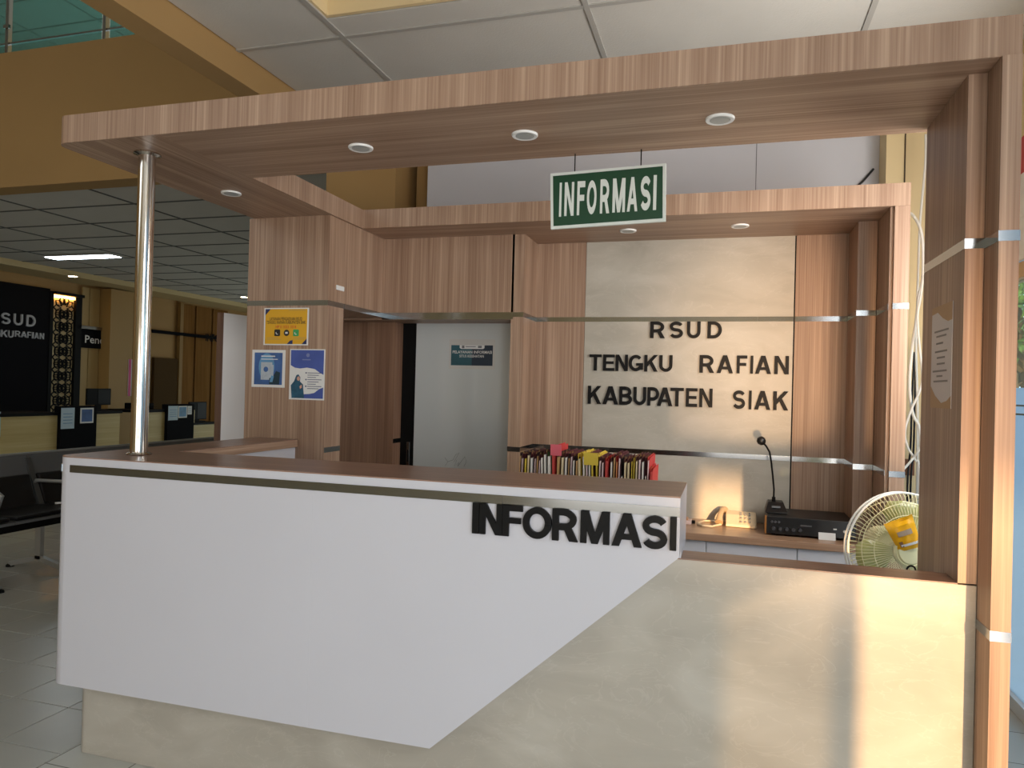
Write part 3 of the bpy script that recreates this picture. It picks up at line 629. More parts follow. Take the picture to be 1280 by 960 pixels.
# ================================================================== HANGING SIGN
YS = .5
A, B, C_, D = [U(p, 1, YS) for p in ((688, 217), (832.5, 204), (688.5, 286.5), (832, 276.5))]
sg = thing('hanging_sign', 'green and white hanging sign under the front canopy beam', 'sign', ((A.x+B.x)/2, YS, C_.z))
obj('board', MB().prism([C_, D, B, A], (0, .012, 0)), SIGNW, sg)
def inset(f, d):
    c = (A+B+C_+D)/4; out = []
    for p in (C_, D, B, A): out.append(Vector((p.x+math.copysign(f, c.x-p.x), YS-d, p.z+math.copysign(f, c.z-p.z))))
    return out
obj('green_panel', MB().prism(inset(.0105, .003), (0, .003, 0)), GREEN, sg)
for ch, (a, b_) in zip('INFORMASI', [(396, 411), (422, 473), (485, 528), (534, 586), (600, 651), (662, 729), (735, 791), (802, 856), (865, 885)]):
    m_ = (a+b_)/2; yt = 275-(m_-403)*(38/471); yb = 445-(m_-403)*(33/471)
    P0 = U((600+a/4, 160+yb/4), 1, YS); P1 = U((600+b_/4, 160+yt/4), 1, YS)
    mb = MB(); glyph(mb, ch, P0.x, P1.x, P0.z, P1.z, onY(YS-.0032), .002, .25 if ch == 'I' else .2); obj('letter', mb, SIGNW, sg, fixn=False)
for p in ((718, 214), (801, 205)):
    s = U(p, 1, YS); obj('chain', MB().tube([(s.x, YS+.006, s.z-.006), (s.x, YS+.006, ZC-.001)], .0022, 6), BLKFR, sg)

# ================================================================== REAR DESK AND WHAT STANDS ON IT
DZ = .705
DY = U((855, 665.5), 2, DZ).y
rd = thing('rear_desk', 'wood-topped desk with white drawer fronts along the stone wall', 'desk', (2.1, 1.7, 0))
obj('desktop', MB().box(1.24, 2.985, DY, YW-.004, DZ-.034, DZ), wood('laminate_desk', 'x', (150, 116, 92), (170, 136, 110), (190, 156, 128), .3), rd, bevel=.002)
dx = [1.25, 1.72, U((883, 670), 1, DY).x, U((997, 694), 1, DY).x, 2.98]
for i in range(4):
    f = obj('drawer', MB().box(dx[i]+.002, dx[i+1]-.002, DY+.017, DY+.035, .46, DZ-.038), WHITE, rd); obj('drawer_grip', MB().box((dx[i]+dx[i+1])/2-.05, (dx[i]+dx[i+1])/2+.05, DY+.007, DY+.017, .57, .582), STEEL, f)
obj('carcass', MB().box(1.25, 2.98, DY+.037, YW-.006, .0, DZ-.035), WHITE2, rd)
# telephone
TEL = mat('cream_plastic', (226, 208, 176), .4)
pa = U((907, 658), 2, DZ+.001); pb_ = U((946, 661.5), 2, DZ+.001)
ph = thing('telephone', 'cream desk telephone with its handset on the rear desk, left of the amplifier', 'telephone', (pa.x+.06, pa.y+.07, DZ))
ex = pb_-pa; ey = Vector((0, 1, 0))
def tp3(u, v, h): return pa + ex*u + ey*v*.15 + Vector((0, 0, h))
obj('body', MB().prism([tp3(0, 0, 0), tp3(0, 0, .012), tp3(0, .55, .052), tp3(0, 1, .062), tp3(0, 1, 0)], ex), TEL, ph, bevel=.004)
hp = [tp3(-.22, .0, .018), tp3(-.20, .18, .044), tp3(-.16, .45, .062), tp3(-.12, .75, .068), tp3(-.05, 1.05, .058)]
obj('handset', MB().tube(hp, [.021, .015, .013, .015, .021], 12), mat('tan_handset', (190, 164, 128), .45), ph, smooth=True)
for i in range(3):
    for j in range(4):
        k = tp3(.5+.14*i, .12+.2*j, .019+.0365*(.12+.2*j)/.5 if j < 2 else .048+.005*(j-1))
        obj('key', MB().box(k.x-.004, k.x+.004, k.y-.006, k.y+.006, k.z-.002, k.z+.004), GREYP, ph)
def dk(p, h): return U(p, 2, DZ+h)
obj('cord', MB().tube([tp3(-.15, .1, .006), dk((890, 658), .006), dk((878, 657), .006), dk((872, 655), .006)], .0055, 8), TEL, ph, smooth=True)
obj('cord', MB().tube([tp3(.02, .9, .006), dk((893, 651), .006), dk((880, 651), .006), dk((872, 654), .006)], .0045, 8), TEL, ph, smooth=True)
q0 = dk((861, 656), .0); bx_ = thing('junction_box', 'small pale pink box with a black plug at the end of the counter', 'box', (q0.x-.03, q0.y+.03, DZ))
obj('case', MB().box(q0.x-.10, q0.x+.012, q0.y, q0.y+.07, DZ+.0005, DZ+.020), mat('pale_pink_plastic', (222, 196, 190), .4), bx_, bevel=.003)
obj('plug', MB().box(q0.x+.0125, q0.x+.03, q0.y+.03, q0.y+.05, DZ+.002, DZ+.018), BLACK, bx_, bevel=.002)
obj('upper_case', MB().box(q0.x-.06, q0.x-.005, q0.y+.01, q0.y+.06, DZ+.0205, DZ+.032), mat('tan_plastic', (196, 150, 116), .4), bx_, bevel=.003)
# amplifier
am = thing('amplifier', 'black rack amplifier with knobs on the rear desk beside the fan', 'amplifier', (2.68, 1.55, DZ))
AX0 = U((959, 669), 2, DZ).x; AY0 = U((959, 669), 2, DZ).y; AX1 = AX0+.39; AY1 = 2.0; AH = U((958, 645), 1, AY0).z-DZ
AMP = mat('amplifier_black', (20, 20, 22), .4, bump=.05)
obj('case', MB().box(AX0, AX1, AY0+.012, AY1, DZ+.012, DZ+AH), AMP, am, bevel=.002)
obj('face_plate', MB().box(AX0-.004, AX1+.004, AY0, AY0+.012, DZ+.01, DZ+AH), mat('amplifier_face', (26, 26, 28), .3), am, bevel=.002)
obj('side_cheek', MB().box(AX0-.012, AX0-.0045, AY0-.002, AY0+.03, DZ+.008, DZ+AH+.001), mat('sunlit_cheek', (176, 120, 66), .35, .4), am, bevel=.002)  # left edge of the amplifier, warm sunlight put into its colour
for x, y in ((AX0+.03, AY0+.05), (AX1-.03, AY0+.05), (AX0+.03, AY1-.05), (AX1-.03, AY1-.05)): obj('foot', MB().lathe([(.012, 0), (.012, .012)], (x, y, DZ), n=12), BLACK, am)
for k in range(5): obj('knob', MB().lathe([(.009, 0), (.008, .012), (.001, .0125)], (AX0+.028+k*.03, AY0, DZ+.036), (0, -1, 0), 14), mat('knob_grey', (70, 70, 74), .3), am, smooth=True)
for k in range(3): obj('knob', MB().lathe([(.006, 0), (.005, .010), (.001, .0105)], (AX0+.02+k*.016, AY0, DZ+.068), (0, -1, 0), 12), mat('knob_grey2', (90, 90, 94), .3), am, smooth=True)
obj('display', MB().box(AX0+.15, AX0+.20, AY0-.001, AY0, DZ+.055, DZ+.062), mat('dim_silver', (90, 90, 92), .3), am)
obj('button', MB().box(AX0+.295, AX0+.31, AY0-.004, AY0, DZ+.05, DZ+.056), PAPER, am); obj('volume_light', MB().lathe([(.007, 0), (.006, .006)], (AX0+.345, AY0, DZ+.045), (0, -1, 0), 14), mat('white_button', (235, 235, 230), .3), am)
obj('paper_label', MB().prism([(AX0+.23, AY0-.014, DZ+.001), (AX0+.305, AY0-.014, DZ+.001), (AX0+.305, AY0-.004, DZ+.034), (AX0+.23, AY0-.004, DZ+.034)], (0, .001, 0)), PAPER, am)
# microphone on the amplifier
MZ = DZ+AH+.0005; MY = AY0+.17; MXc = U((970, 635), 1, MY-.05).x
mc = thing('gooseneck_microphone', 'black gooseneck paging microphone standing on top of the amplifier', 'microphone', (MXc, MY, MZ))
obj('base', MB().prism([(MXc-.052, MY-.08, MZ), (MXc+.052, MY-.08, MZ), (MXc+.052, MY-.08, MZ+.012), (MXc+.036, MY-.02, MZ+.05), (MXc-.036, MY-.02, MZ+.05), (MXc-.052, MY-.08, MZ+.012)], (0, .085, 0)), AMP, mc, bevel=.004)
H_ = U((951.5, 551), 1, MY-.03); n0 = U((967, 626), 1, MY)
pts = [n0] + [U(p, 1, MY-.005*k) for k, p in enumerate(((967.5, 612), (966, 595), (964, 577), (962, 565), (958, 558), (954.5, 554)))]
obj('neck', MB().tube([(n0.x, MY, MZ+.03)] + pts, .0046, 8), BLACK, mc, smooth=True)
obj('collar', MB().tube([(n0.x, MY, MZ+.035), (n0.x, MY, n0.z+.02)], .009, 10), BLACK, mc, smooth=True)
ax = (H_ - Vector(pts[-1])).normalized()
obj('head', MB().lathe([(.009, -.022), (.019, -.013), (.0225, 0), (.019, .013), (.009, .021), (.001, .0225)], H_, ax, 18), AMP, mc, smooth=True)
obj('talk_button', MB().box(MXc-.02, MXc+.02, MY-.062, MY-.045, MZ+.026, MZ+.034), GREYP, mc)

# ================================================================== MAP FOLDERS BEHIND THE COUNTER
FM = {'maroon': mat('card_maroon', (84, 26, 34), .6), 'red': mat('card_red', (190, 40, 42), .5), 'dark': mat('card_dark', (46, 22, 26), .6), 'yellow': mat('card_yellow', (214, 186, 60), .6),
      'green': mat('card_green', (60, 110, 60), .6), 'pink': mat('card_pink', (214, 96, 110), .6)}
PM = {'w': mat('sheets_white', (232, 226, 218), .7), 'c': mat('sheets_cream', (226, 206, 166), .7), 'y': mat('sheets_yellow', (222, 196, 70), .7), 'p': mat('sheets_pinkish', (222, 196, 196), .7), 't': mat('sheets_tan', (190, 150, 100), .7), 'o': mat('sheets_orange', (216, 140, 90), .7), 'r': mat('sheets_red', (196, 66, 60), .6)}
PNAME = {'w': 'white', 'c': 'cream', 'y': 'yellow', 'p': 'pinkish', 't': 'tan', 'o': 'orange', 'r': 'red'}
BRASS = mat('fastener_brass', (150, 120, 70), .4, .7)
SH = .7605
YFo = .73
fold = [(66, 'dark', 't'), (84, 'maroon', 'p'), (110, 'maroon', 'y'), (132, 'dark', 'c'), (158, 'maroon', 'w'), (186, 'maroon', 'p'), (204, 'dark', 't'), (222, 'maroon', 'p'), (247, 'maroon', 'w'), (272, 'maroon', 'w'), (305, 'green', 'w'),
        (340, 'red', 'r'), (372, 'dark', 't'), (404, 'maroon', 'c'), (432, 'maroon', 'w'), (456, 'dark', 't'), (474, 'maroon', 'p'), (494, 'dark', 'w'), (520, 'dark', 't'), (546, 'yellow', 'c'), (582, 'yellow', 'w'), (606, 'dark', 'p'),
        (628, 'maroon', 'w'), (650, 'maroon', 'y'), (684, 'yellow', 'y'), (704, 'maroon', 'p'), (726, 'maroon', 'p'), (757, 'red', 'r'), (795, 'maroon', 'w'), (818, 'maroon', 't'), (838, 'red', 'o'), (858, 'maroon', 'p'), (880, 'dark', 'w'),
        (906, 'maroon', 'c'), (932, 'maroon', 'c'), (958, 'maroon', 'y'), (974, 'yellow', 'y'), (996, 'maroon', 'c'), (1020, 'maroon', 'p'), (1046, 'maroon', 'w'), (1070, 'maroon', 'w'), (1088, 'red', 'p'), (1114, 'red', 'r')]
ORD = ['first', 'second', 'third', 'fourth', 'fifth', 'sixth', 'seventh', 'eighth', 'ninth', 'tenth', 'eleventh', 'twelfth', 'thirteenth', 'fourteenth', 'fifteenth', 'sixteenth', 'seventeenth', 'eighteenth', 'nineteenth', 'twentieth',
       'twenty-first', 'twenty-second', 'twenty-third', 'twenty-fourth', 'twenty-fifth']
CN = {'dark': 'near-black', 'maroon': 'maroon', 'red': 'red', 'yellow': 'yellow', 'green': 'green'}
for i, (cx_, cov, pap) in enumerate(fold):
    px = 640+cx_/6.4; x = U((px, 590), 1, YFo).x
    top = 1.140+random.uniform(-.012, .008); th = .0105; n = len(fold)
    gap = min([abs(o_[0]-cx_) for o_ in fold if o_ is not fold[i]])/6.4*.0030
    th = max(.003, min(.0105, gap-.0046))
    lean = -.012 if 240 < cx_ < 345 else (-.013 if 540 < cx_ < 690 else .004)
    if cx_ == 1114: top = 1.10
    if cx_ == 340: top = 1.165
    w_ = ORD[i] + ' folder from the left end' if i < 22 else ORD[n-1-i] + ' folder from the right end'
    if i == 0: w_ = 'leftmost folder'
    if i == n-1: w_ = 'rightmost folder'
    t = thing('map_folder', f'{CN[cov]} file folder with {PNAME[pap]} papers, {w_} of the row', 'folder', (x, YFo, SH), 'file folders behind the counter')
    def slab(x0, x1, y0, y1, z0, z1): return MB().prism([(x0-lean*.65, y0, z0), (x1-lean*.65, y0, z0), (x1+lean*(z1-z0)/.38-lean*.65, y0, z1), (x0+lean*(z1-z0)/.38-lean*.65, y0, z1)], (0, y1-y0, 0))
    obj('cover', slab(x-th/2-.0012, x-th/2, YFo-.002, YFo+.235, SH, top), FM[cov], t)
    obj('cover', slab(x+th/2, x+th/2+.0012, YFo+.004, YFo+.235, SH, top-.004), FM[cov], t)
    ptop = top-.012-random.uniform(0, .012)
    if cx_ in (880, 1070): ptop -= .05
    obj('papers', slab(x-th/2+.0005, x+th/2-.0005, YFo-.012, YFo+.22, SH+.003, ptop), PM[pap], t)
    fz_ = top-.004
    obj('fastener', MB().tube([(x-.003, YFo+.01, fz_-.004), (x+random.uniform(-.002, .003), YFo+.012, fz_+.012), (x+.004, YFo+.014, fz_+.004)], .0012, 5), BRASS, t)
    if cx_ == 340: obj('tab', slab(x-.022, x+.022, YFo-.016, YFo-.0145, top-.035, top+.008), FM['pink'], t)
    if cx_ == 582: obj('tab', slab(x-.01, x+.045, YFo-.016, YFo-.0145, top-.045, top+.002), FM['yellow'], t)

# ================================================================== FAN WITH A YELLOW PACKET
FC = U((1127, 686), 1, .80); fd = Vector((.30, -.95, .06)).normalized(); fu = fd.cross(Vector((0, 0, 1))).normalized(); fv = fu.cross(fd)
FANY = mat('fan_cream_plastic', (222, 216, 172), .4); FANB = glassmat('fan_blade_plastic', (214, 214, 150), .85, .06, .6)
RF = .196
fn = thing('pedestal_fan', 'cream pedestal fan behind the low ledge, beside the right pillar', 'fan', (FC.x, FC.y, 0))
def ring(c, r0, rt, n=48): return [c + fu*r0*math.cos(2*math.pi*k/n) + fv*r0*math.sin(2*math.pi*k/n) for k in range(n+1)]
g = MB()
for off in (-.012, .012): g.tube(ring(FC+fd*off, RF, 0), .0042, 6, False)
obj('rim', g, mat('rim_white', (226, 226, 220), .35), fn, smooth=True)
def wires(sign, n, hub, bulge):
    g = MB()
    for k in range(n):
        a = 2*math.pi*k/n; d = fu*math.cos(a)+fv*math.sin(a)
        g.tube([FC+d*hub+fd*sign*bulge, FC+d*(hub+(RF-hub)*.55)+fd*sign*bulge*.9, FC+d*(RF*.93)+fd*sign*bulge*.5, FC+d*RF+fd*sign*.012], .0012, 4, False)
    for rr_ in (.62, .82): g.tube(ring(FC+fd*sign*bulge*(.92 if rr_ < .7 else .75), RF*rr_, 0, 40), .0014, 4, False)
    return g
obj('front_grille', wires(1, 84, .05, .05), FANY, fn, kind='stuff'); obj('rear_grille', wires(-1, 60, .04, .07), FANY, fn, kind='stuff')
obj('badge', MB().lathe([(.056, -.004), (.058, .004), (.050, .010), (.047, .007), (.042, .012), (.001, .014)], FC+fd*.048, fd, 32), FANY, fn, smooth=True)
for k in range(3):
    a0 = math.radians(100+120*k); bl = []
    for rr_, wd, tw in ((.035, .55, .02), (.09, .62, .018), (.14, .60, .014), (.168, .42, .010)):
        for s in (-1, -.33, .33, 1):
            a = a0 + wd*s; bl.append(FC + (fu*math.cos(a)+fv*math.sin(a))*rr_ + fd*(tw*s))
    fs = [(r0*4+c, r0*4+c+1, r0*4+c+5, r0*4+c+4) for r0 in range(3) for c in range(3)]
    o = obj('blade', MB().add(bl, fs), FANB, fn, smooth=True)
    sm = o.modifiers.new('thick', 'SOLIDIFY'); sm.thickness = .002
obj('hub', MB().lathe([(.036, -.02), (.036, .015), (.025, .022), (.001, .024)], FC, fd, 24), FANY, fn, smooth=True)
obj('motor_housing', MB().lathe([(.05, 0), (.065, .02), (.062, .08), (.04, .11), (.001, .115)], FC-fd*.07, -fd, 24), FANY, fn, smooth=True)
pb = FC-fd*.13; pb = Vector((pb.x, pb.y, 0))
obj('pole', MB().tube([(pb.x, pb.y, .02), (pb.x, pb.y, FC.z-.05)], .014, 14), FANY, fn, smooth=True)
obj('base', MB().lathe([(.001, .035), (.05, .033), (.17, .018), (.18, .006), (.178, 0)], (pb.x, pb.y, 0), n=36), FANY, fn, smooth=True)
obj('cable_loop', MB().tube(ring(U((1139, 713), 1, .5), .014, 0, 16), .003, 6, False), BLACK, fn)
# packet: an inflated sachet tucked into the front grille
pc = [U(p, 1, .735) for p in ((1104.5, 655.5), (1140, 642.5), (1152, 683), (1124, 690))]
pk = thing('yellow_packet', 'crumpled yellow sachet tucked into the front grille of the fan', 'packet', pc[3])
nrm = (pc[1]-pc[0]).cross(pc[3]-pc[0]).normalized()
if nrm.y > 0: nrm = -nrm
def bil(u, v): return (pc[0]*(1-u)+pc[1]*u)*(1-v) + (pc[3]*(1-u)+pc[2]*u)*v
N = 10; vs = []; fs = []
for side in (1, -1):
    for j in range(N+1):
        for i in range(N+1):
            u, v = i/N, j/N; puff = (16*u*(1-u)*v*(1-v))**.6*.012 if .1 < v < .92 else 0.0
            wr_ = .0018*math.sin(17*u+9*v)+.0015*math.sin(23*v-5*u)
            vs.append(bil(u, v) + nrm*(side*puff + wr_ + side*.0006))
for sd_ in (0, 1):
    b0 = sd_*(N+1)**2
    for j in range(N):
        for i in range(N):
            a = b0+j*(N+1)+i; fs.append((a, a+1, a+N+2, a+N+1) if sd_ == 0 else (a, a+N+1, a+N+2, a+1))
edge = [j*(N+1) for j in range(N+1)] + [N*(N+1)+i for i in range(1, N+1)] + [j*(N+1)+N for j in range(N-1, -1, -1)] + list(range(N-1, 0, -1))
for k in range(len(edge)):
    a, b_ = edge[k], edge[(k+1) % len(edge)]; fs.append((a, b_, b_+(N+1)**2, a+(N+1)**2))
obj('sachet', MB().add(vs, fs), mat('yellow_foil', (240, 176, 14), .3), pk, smooth=True)
def patch(u0, u1, v0, v1, m_, nm):
    q_ = MB(); n = 6
    P = [bil(u0+(u1-u0)*i/n, v) + nrm*((16*(u0+(u1-u0)*i/n)*(1-(u0+(u1-u0)*i/n))*v*(1-v))**.6*.012+.0035) for v in (v0, v1) for i in range(n+1)]
    q_.add(P, [(i, i+1, i+n+2, i+n+1) for i in range(n)]); obj(nm, q_, m_, pk)
patch(.25, .8, .36, .52, mat('packet_grey', (170, 150, 130), .4), 'printed_name'); patch(.2, .95, .78, .86, PAPER, 'white_band'); patch(.16, .3, .68, .86, mat('packet_brown', (150, 110, 80), .4), 'round_print')

# ================================================================== CABLES BESIDE THE RIGHT COLUMN
CW = mat('cable_white', (226, 222, 212), .45); CB = mat('cable_black', (26, 26, 28), .45)
def cable(lab, pts, r, m_, Y):
    P = [U((p[0], p[1]), 1, Y+(p[2] if len(p) > 2 else 0)) for p in pts]
    sm = []
    for i in range(len(P)-1):
        p0, p1, p2, p3 = P[max(i-1, 0)], P[i], P[i+1], P[min(i+2, len(P)-1)]
        for k in range(6):
            t_ = k/6; sm.append(.5*((2*p1)+(-p0+p2)*t_+(2*p0-5*p1+4*p2-p3)*t_*t_+(-p0+3*p1-3*p2+p3)*t_**3))
    sm.append(P[-1])
    if pts[-1][1] > 800: sm.append(Vector((P[-1].x, P[-1].y, .002)))
    tag(obj('cable', MB().tube(sm, r, 8), m_, smooth=True, loc=tuple(sm[-1])), lab, 'cable', 'cables hanging beside the booth')
cable('white cable running down from above the canopy along the cream pier', [(1157, 168), (1157, 200), (1153, 245), (1150, 280), (1148, 330), (1146, 400), (1145, 440), (1147, 520), (1146, 640), (1146, 806)], .0055, CW, 1.95)
cable('thick white cable arching out of the hole at the top of the booth post', [(1134, 265, -.3), (1141, 269), (1149, 282), (1153, 300), (1154, 325), (1153, 350), (1148, 372), (1146, 395), (1141, 430), (1137, 470), (1138, 500), (1142, 520), (1150, 540), (1151, 600), (1150, 812)], .007, CW, 1.88)
cable('white cable crossing behind the others half way down', [(1154, 345), (1151, 370), (1147, 395), (1149, 430), (1153, 470), (1149, 490), (1138, 515), (1131, 540), (1135, 560), (1144, 575), (1149, 600), (1147, 812)], .0055, CW, 1.84)
cable('white cable slanting from the pillar edge to the post strip', [(1154, 555), (1148, 564), (1138, 577), (1128, 588, -.25)], .0055, CW, 1.80)
cable('black cable hanging straight behind the white cables, left of two', [(1143, 440), (1140, 500), (1138, 560), (1134, 618), (1134, 806)], .005, CB, 2.0)
cable('black cable hanging straight behind the white cables, right of two', [(1146, 420), (1144, 480), (1142, 560), (1138, 618), (1138, 806)], .005, CB, 2.02)
cable('short black cable sloping up the grey wall above the canopy', [(1068, 236), (1078, 227), (1086, 218), (1092, 211)], .006, CB, 2.285)
tag(obj('junction_plate', MB().box(U((1126, 592), 1, 2.09).x, U((1143, 592), 1, 2.09).x, 2.09, 2.1195, U((1130, 594), 1, 2.09).z, U((1130, 574), 1, 2.09).z), mat('brown_plate', (130, 86, 58), .6), loc=(3.2, 2.1, 1.1)), 'small brown wooden plate on the cream pier behind the cables', 'plate')

# ================================================================== LEFT HALL
wpn = thing('standing_panel', 'tall white panel with a brown edge standing left of the wood column', 'panel', (-.7, 1.9, 0))
a = U((280, 391), 1, 1.62); b_ = U((309, 394), 1, 1.80); zt = a.z
dn = Vector((b_.y-a.y, -(b_.x-a.x), 0)).normalized()
obj('board', MB().prism([(a.x, a.y, .0), (b_.x, b_.y, .0), (b_.x, b_.y, zt), (a.x, a.y, zt)], -dn*.03), WHITE2, wpn)
a2 = a + (a-b_).normalized()*.022
obj('edge_strip', MB().prism([(a2.x, a2.y, .0), (a.x, a.y, .0), (a.x, a.y, zt), (a2.x, a2.y, zt)], -dn*.03), mat('brown_edge', (110, 84, 70), .5), wpn)
# bulkhead and wall pieces along the far left
struct('trim_3', MB().box(-8.1, -7.42, 2.9, 13.1, 2.945, 3.03), mat('pale_bulkhead', (206, 184, 136), .7))
XW = -8.08
def lwbox(p0, p1, th, m_, nm, parent=None, **kw):
    """panel on the left wall between two pixel corners"""
    A_ = U(p0, 0, XW+th); B_ = U(p1, 0, XW+th)
    return MB().box(XW, XW+th, A_.y, B_.y, A_.z, B_.z)
def yz(p, x): q_ = U(p, 0, x); return q_.y, q_.z
fw = thing('feature_wall', 'near-black feature wall with grey lettering at the far left of the hall', 'wall panel', (XW, 5.9, 0))
y1 = yz((63, 362), XW+.06)[0]
obj('panel', MB().box(XW, XW+.06, 3.6, y1, 0, 2.78), DARKW, fw)
GL = mat('grey_letter', (160, 160, 164), .35, .2)
FL = lambda u, v, d: (XW+.06+d, u, v)
def lwl(word, xs_, yt, yb, m_):
    for ch, (a, b_) in zip(word, xs_):
        mm = (a+b_)/2; Y0_, Z1_ = yz((a, yt+(mm-20)*.1), XW+.07); Y1_, Z0_ = yz((b_, yb+(mm-20)*.1), XW+.07)
        mb = MB(); glyph(mb, ch, Y0_, Y1_, Z0_, Z1_, FL, .02, .17); obj('letter', mb, m_, fw, fixn=False)
lwl('RSUD', [(-15, -4), (1.5, 12.5), (17, 28), (33, 44)], 391.5, 407, GL)
lwl('TENGKU', [(-37, -30), (-28, -21), (-20, -12), (-10, 0), (1, 9), (10, 16.5)], 413.5, 423, GL)
lwl('RAFIAN', [(18.5, 25), (26, 33), (34, 38.5), (40, 41.5), (43, 48), (49.5, 54.5)], 413, 421, GL)
# lattice screen beside it
ya, yb_ = yz((66, 400), XW+.06)[0], yz((94, 400), XW+.06)[0]
ls = thing('lattice_screen', 'pierced gold star lattice in a black frame, lit from the top', 'screen', (XW, (ya+yb_)/2, 0))
obj('backing', MB().box(XW, XW+.02, ya, yb_, .6, 2.72), mat('lattice_gold_backing', (232, 212, 160), .6), ls)
obj('frame', MB().box(XW, XW+.07, yb_, yb_+.12, 0, 2.75).box(XW, XW+.07, ya-.06, ya, 0, 2.75), BLKFR, ls)
g = MB(); cy = (ya+yb_)/2; wv = yb_-ya
def lbar(a, b_): g.bar((XW+.05, a[0], a[1]), (XW+.05, b_[0], b_[1]), .010, .02, (1, 0, 0))
zc = .9
while zc < 2.6:
    for k in range(10):
        an = math.pi*2*k/10; ri, ro = .055, .15
        pA = (cy+ri*math.cos(an), zc+ri*math.sin(an)); pB = (cy+ro*math.cos(an+.3), zc+ro*math.sin(an+.3)); pC = (cy+ro*math.cos(an-.3), zc+ro*math.sin(an-.3)); pD = (cy+.19*math.cos(an), zc+.19*math.sin(an))
        lbar(pA, pB); lbar(pA, pC); lbar(pB, pD); lbar(pC, pD)
    zc += .2
obj('lattice', g, BLKFR, ls, kind='stuff')
obj('lit_strip', MB().box(XW+.03, XW+.06, ya+.01, yb_-.01, 2.66, 2.70), mat('warm_strip', (255, 190, 110), .5, emit=(255, 180, 96), es=14), ls)
obj('top_cap', MB().box(XW+.02, XW+.14, ya-.02, yb_+.1, 2.705, 2.75), BLKFR, ls)
# wall panels with grooves, sign, pier
yA, yB, yC_, yD_ = yz((100, 420), XW)[0], yz((109, 420), XW)[0], yz((123.5, 420), XW+.03)[0], yz((166, 420), XW+.25)[0]
wpz = [(yA, yB-.01), (yB+.01, yC_)]
for a_, b2 in wpz: obj('wall_panel', MB().box(XW, XW+.03, a_, b2, 0, 2.9), mat('tan_panel', (186, 158, 104), .6), wl)
pr_ = struct('wall_hall_pier', MB().box(XW, XW+.25, yC_+.02, yD_, 0, 2.92), mat('tan_pier', (172, 138, 82), .6))
ps = thing('black_wall_sign', 'black sign board with white lettering on the tan hall wall, partly hidden by a pier', 'sign', (XW+.05, yA+.2, 1.9))
Y0_, Z1_ = yz((99, 410.5), XW+.05); Y1_, Z0_ = yz((124, 436), XW+.05)
obj('board', MB().box(XW+.03, XW+.06, Y0_, Y1_+.6, Z0_, Z1_), DARKW, ps)
obj('steel_cap', MB().box(XW+.03, XW+.10, Y0_, Y1_, Z1_, Z1_+.05), STEEL, ps)
Y0b, Z0b = yz((106, 428.5), XW+.06); Y1b, Z1b = yz((130, 421), XW+.06)
obj('lettering', text('Pend', Y0b, Y1b, Z0b, Z1b, lambda u, v, d: (XW+.061+d, u, v), .012, .002), PAPER, ps, fixn=False)
# rear recess of the hall with door and rail
YR = yz((222, 450), XW)[0]
struct('door_2', MB().box(XW, XW+.06, yz((190, 450), XW)[0], yz((219, 450), XW)[0], 0, 1.80), mat('dark_door', (80, 62, 38), .8, spec=.1))
for a_, b2 in ((224, 241), (243, 262), (264, 282)): obj('wall_panel', MB().box(XW, XW+.02, yz((a_, 450), XW)[0], yz((b2, 450), XW)[0], 0, 2.9), W_BRN, wl)
obj('wall_post', MB().box(XW, XW+.08, yz((220, 450), XW)[0], yz((224, 450), XW)[0], 0, 2.92), mat('tan_post', (150, 118, 66), .6), wl)
hr = thing('wall_rail', 'dark horizontal rail with raised dark lettering across the brown hall wall', 'rail', (XW+.05, 9.5, 2.2))
obj('bar', MB().box(XW+.03, XW+.09, yz((186, 418), XW)[0], yz((278, 418), XW)[0], 2.26, 2.32), DARKW, hr)
obj('lettering', text('INFO', yz((257, 420), XW+.09)[0], yz((274, 420), XW+.09)[0], 2.20, 2.36, lambda u, v, d: (XW+.091+d, u, v), .03, .003), BLKFR, hr, fixn=False)
# pink banner by the pole
pbn = thing('pink_notice', 'narrow pink and white notice on the edge of the hall pier, behind the steel pole', 'notice', (XW+.27, 8.6, 1.2))
Y0_, Z1_ = yz((161, 449), XW+.26); Y1_, Z0_ = yz((166, 495), XW+.26)
obj('sheet', MB().box(XW+.251, XW+.262, Y0_, Y1_, Z0_, Z1_), PAPER, pbn); obj('pink_band', MB().box(XW+.2625, XW+.264, Y0_, (Y0_+Y1_)/2, Z0_, Z1_), mat('magenta', (200, 50, 120), .5), pbn)
# service counters
XCN = -6.4
def yc(px, py=515): return U((px, py), 0, XCN).y
def counter(lab, ya, yb_, ym0, ym1, step=None):
    t = thing('service_counter', lab, 'counter', (XCN-.3, (ya+yb_)/2, 0), 'service counters in the hall')
    obj('panel', MB().box(XCN-.03, XCN, ya, ym0, .03, .86), W_YEL, t); obj('panel', MB().box(XCN-.03, XCN, ym1, yb_, .03, .86 if not step else .62), W_YEL, t)
    obj('top', MB().box(XCN-.6, XCN+.02, ya-.02, ym0, .865, .905), BLKFR, t); obj('top', MB().box(XCN-.6, XCN+.02, ym1, yb_+.03, (.865 if not step else .625), (.905 if not step else .66)), BLKFR, t)
    obj('black_front', MB().box(XCN-.06, XCN+.06, ym0, ym1, .02, .985), DARKW, t); obj('side', MB().box(XCN-.58, XCN-.04, yb_-.03, yb_, .02, .6), W_YEL, t)
    if step: obj('panel', MB().box(XCN-.03, XCN, ym1+.001, yc(243.5), .62, .88), W_YEL, t)
    return t
counter('yellow-panelled service counter in the hall with a black front, under the dark wall', yc(1.5), yc(150), yc(72), yc(117))
counter('yellow-panelled service counter stepping down at its right, right of the steel pole', yc(172), yc(270), yc(206), yc(239), True)
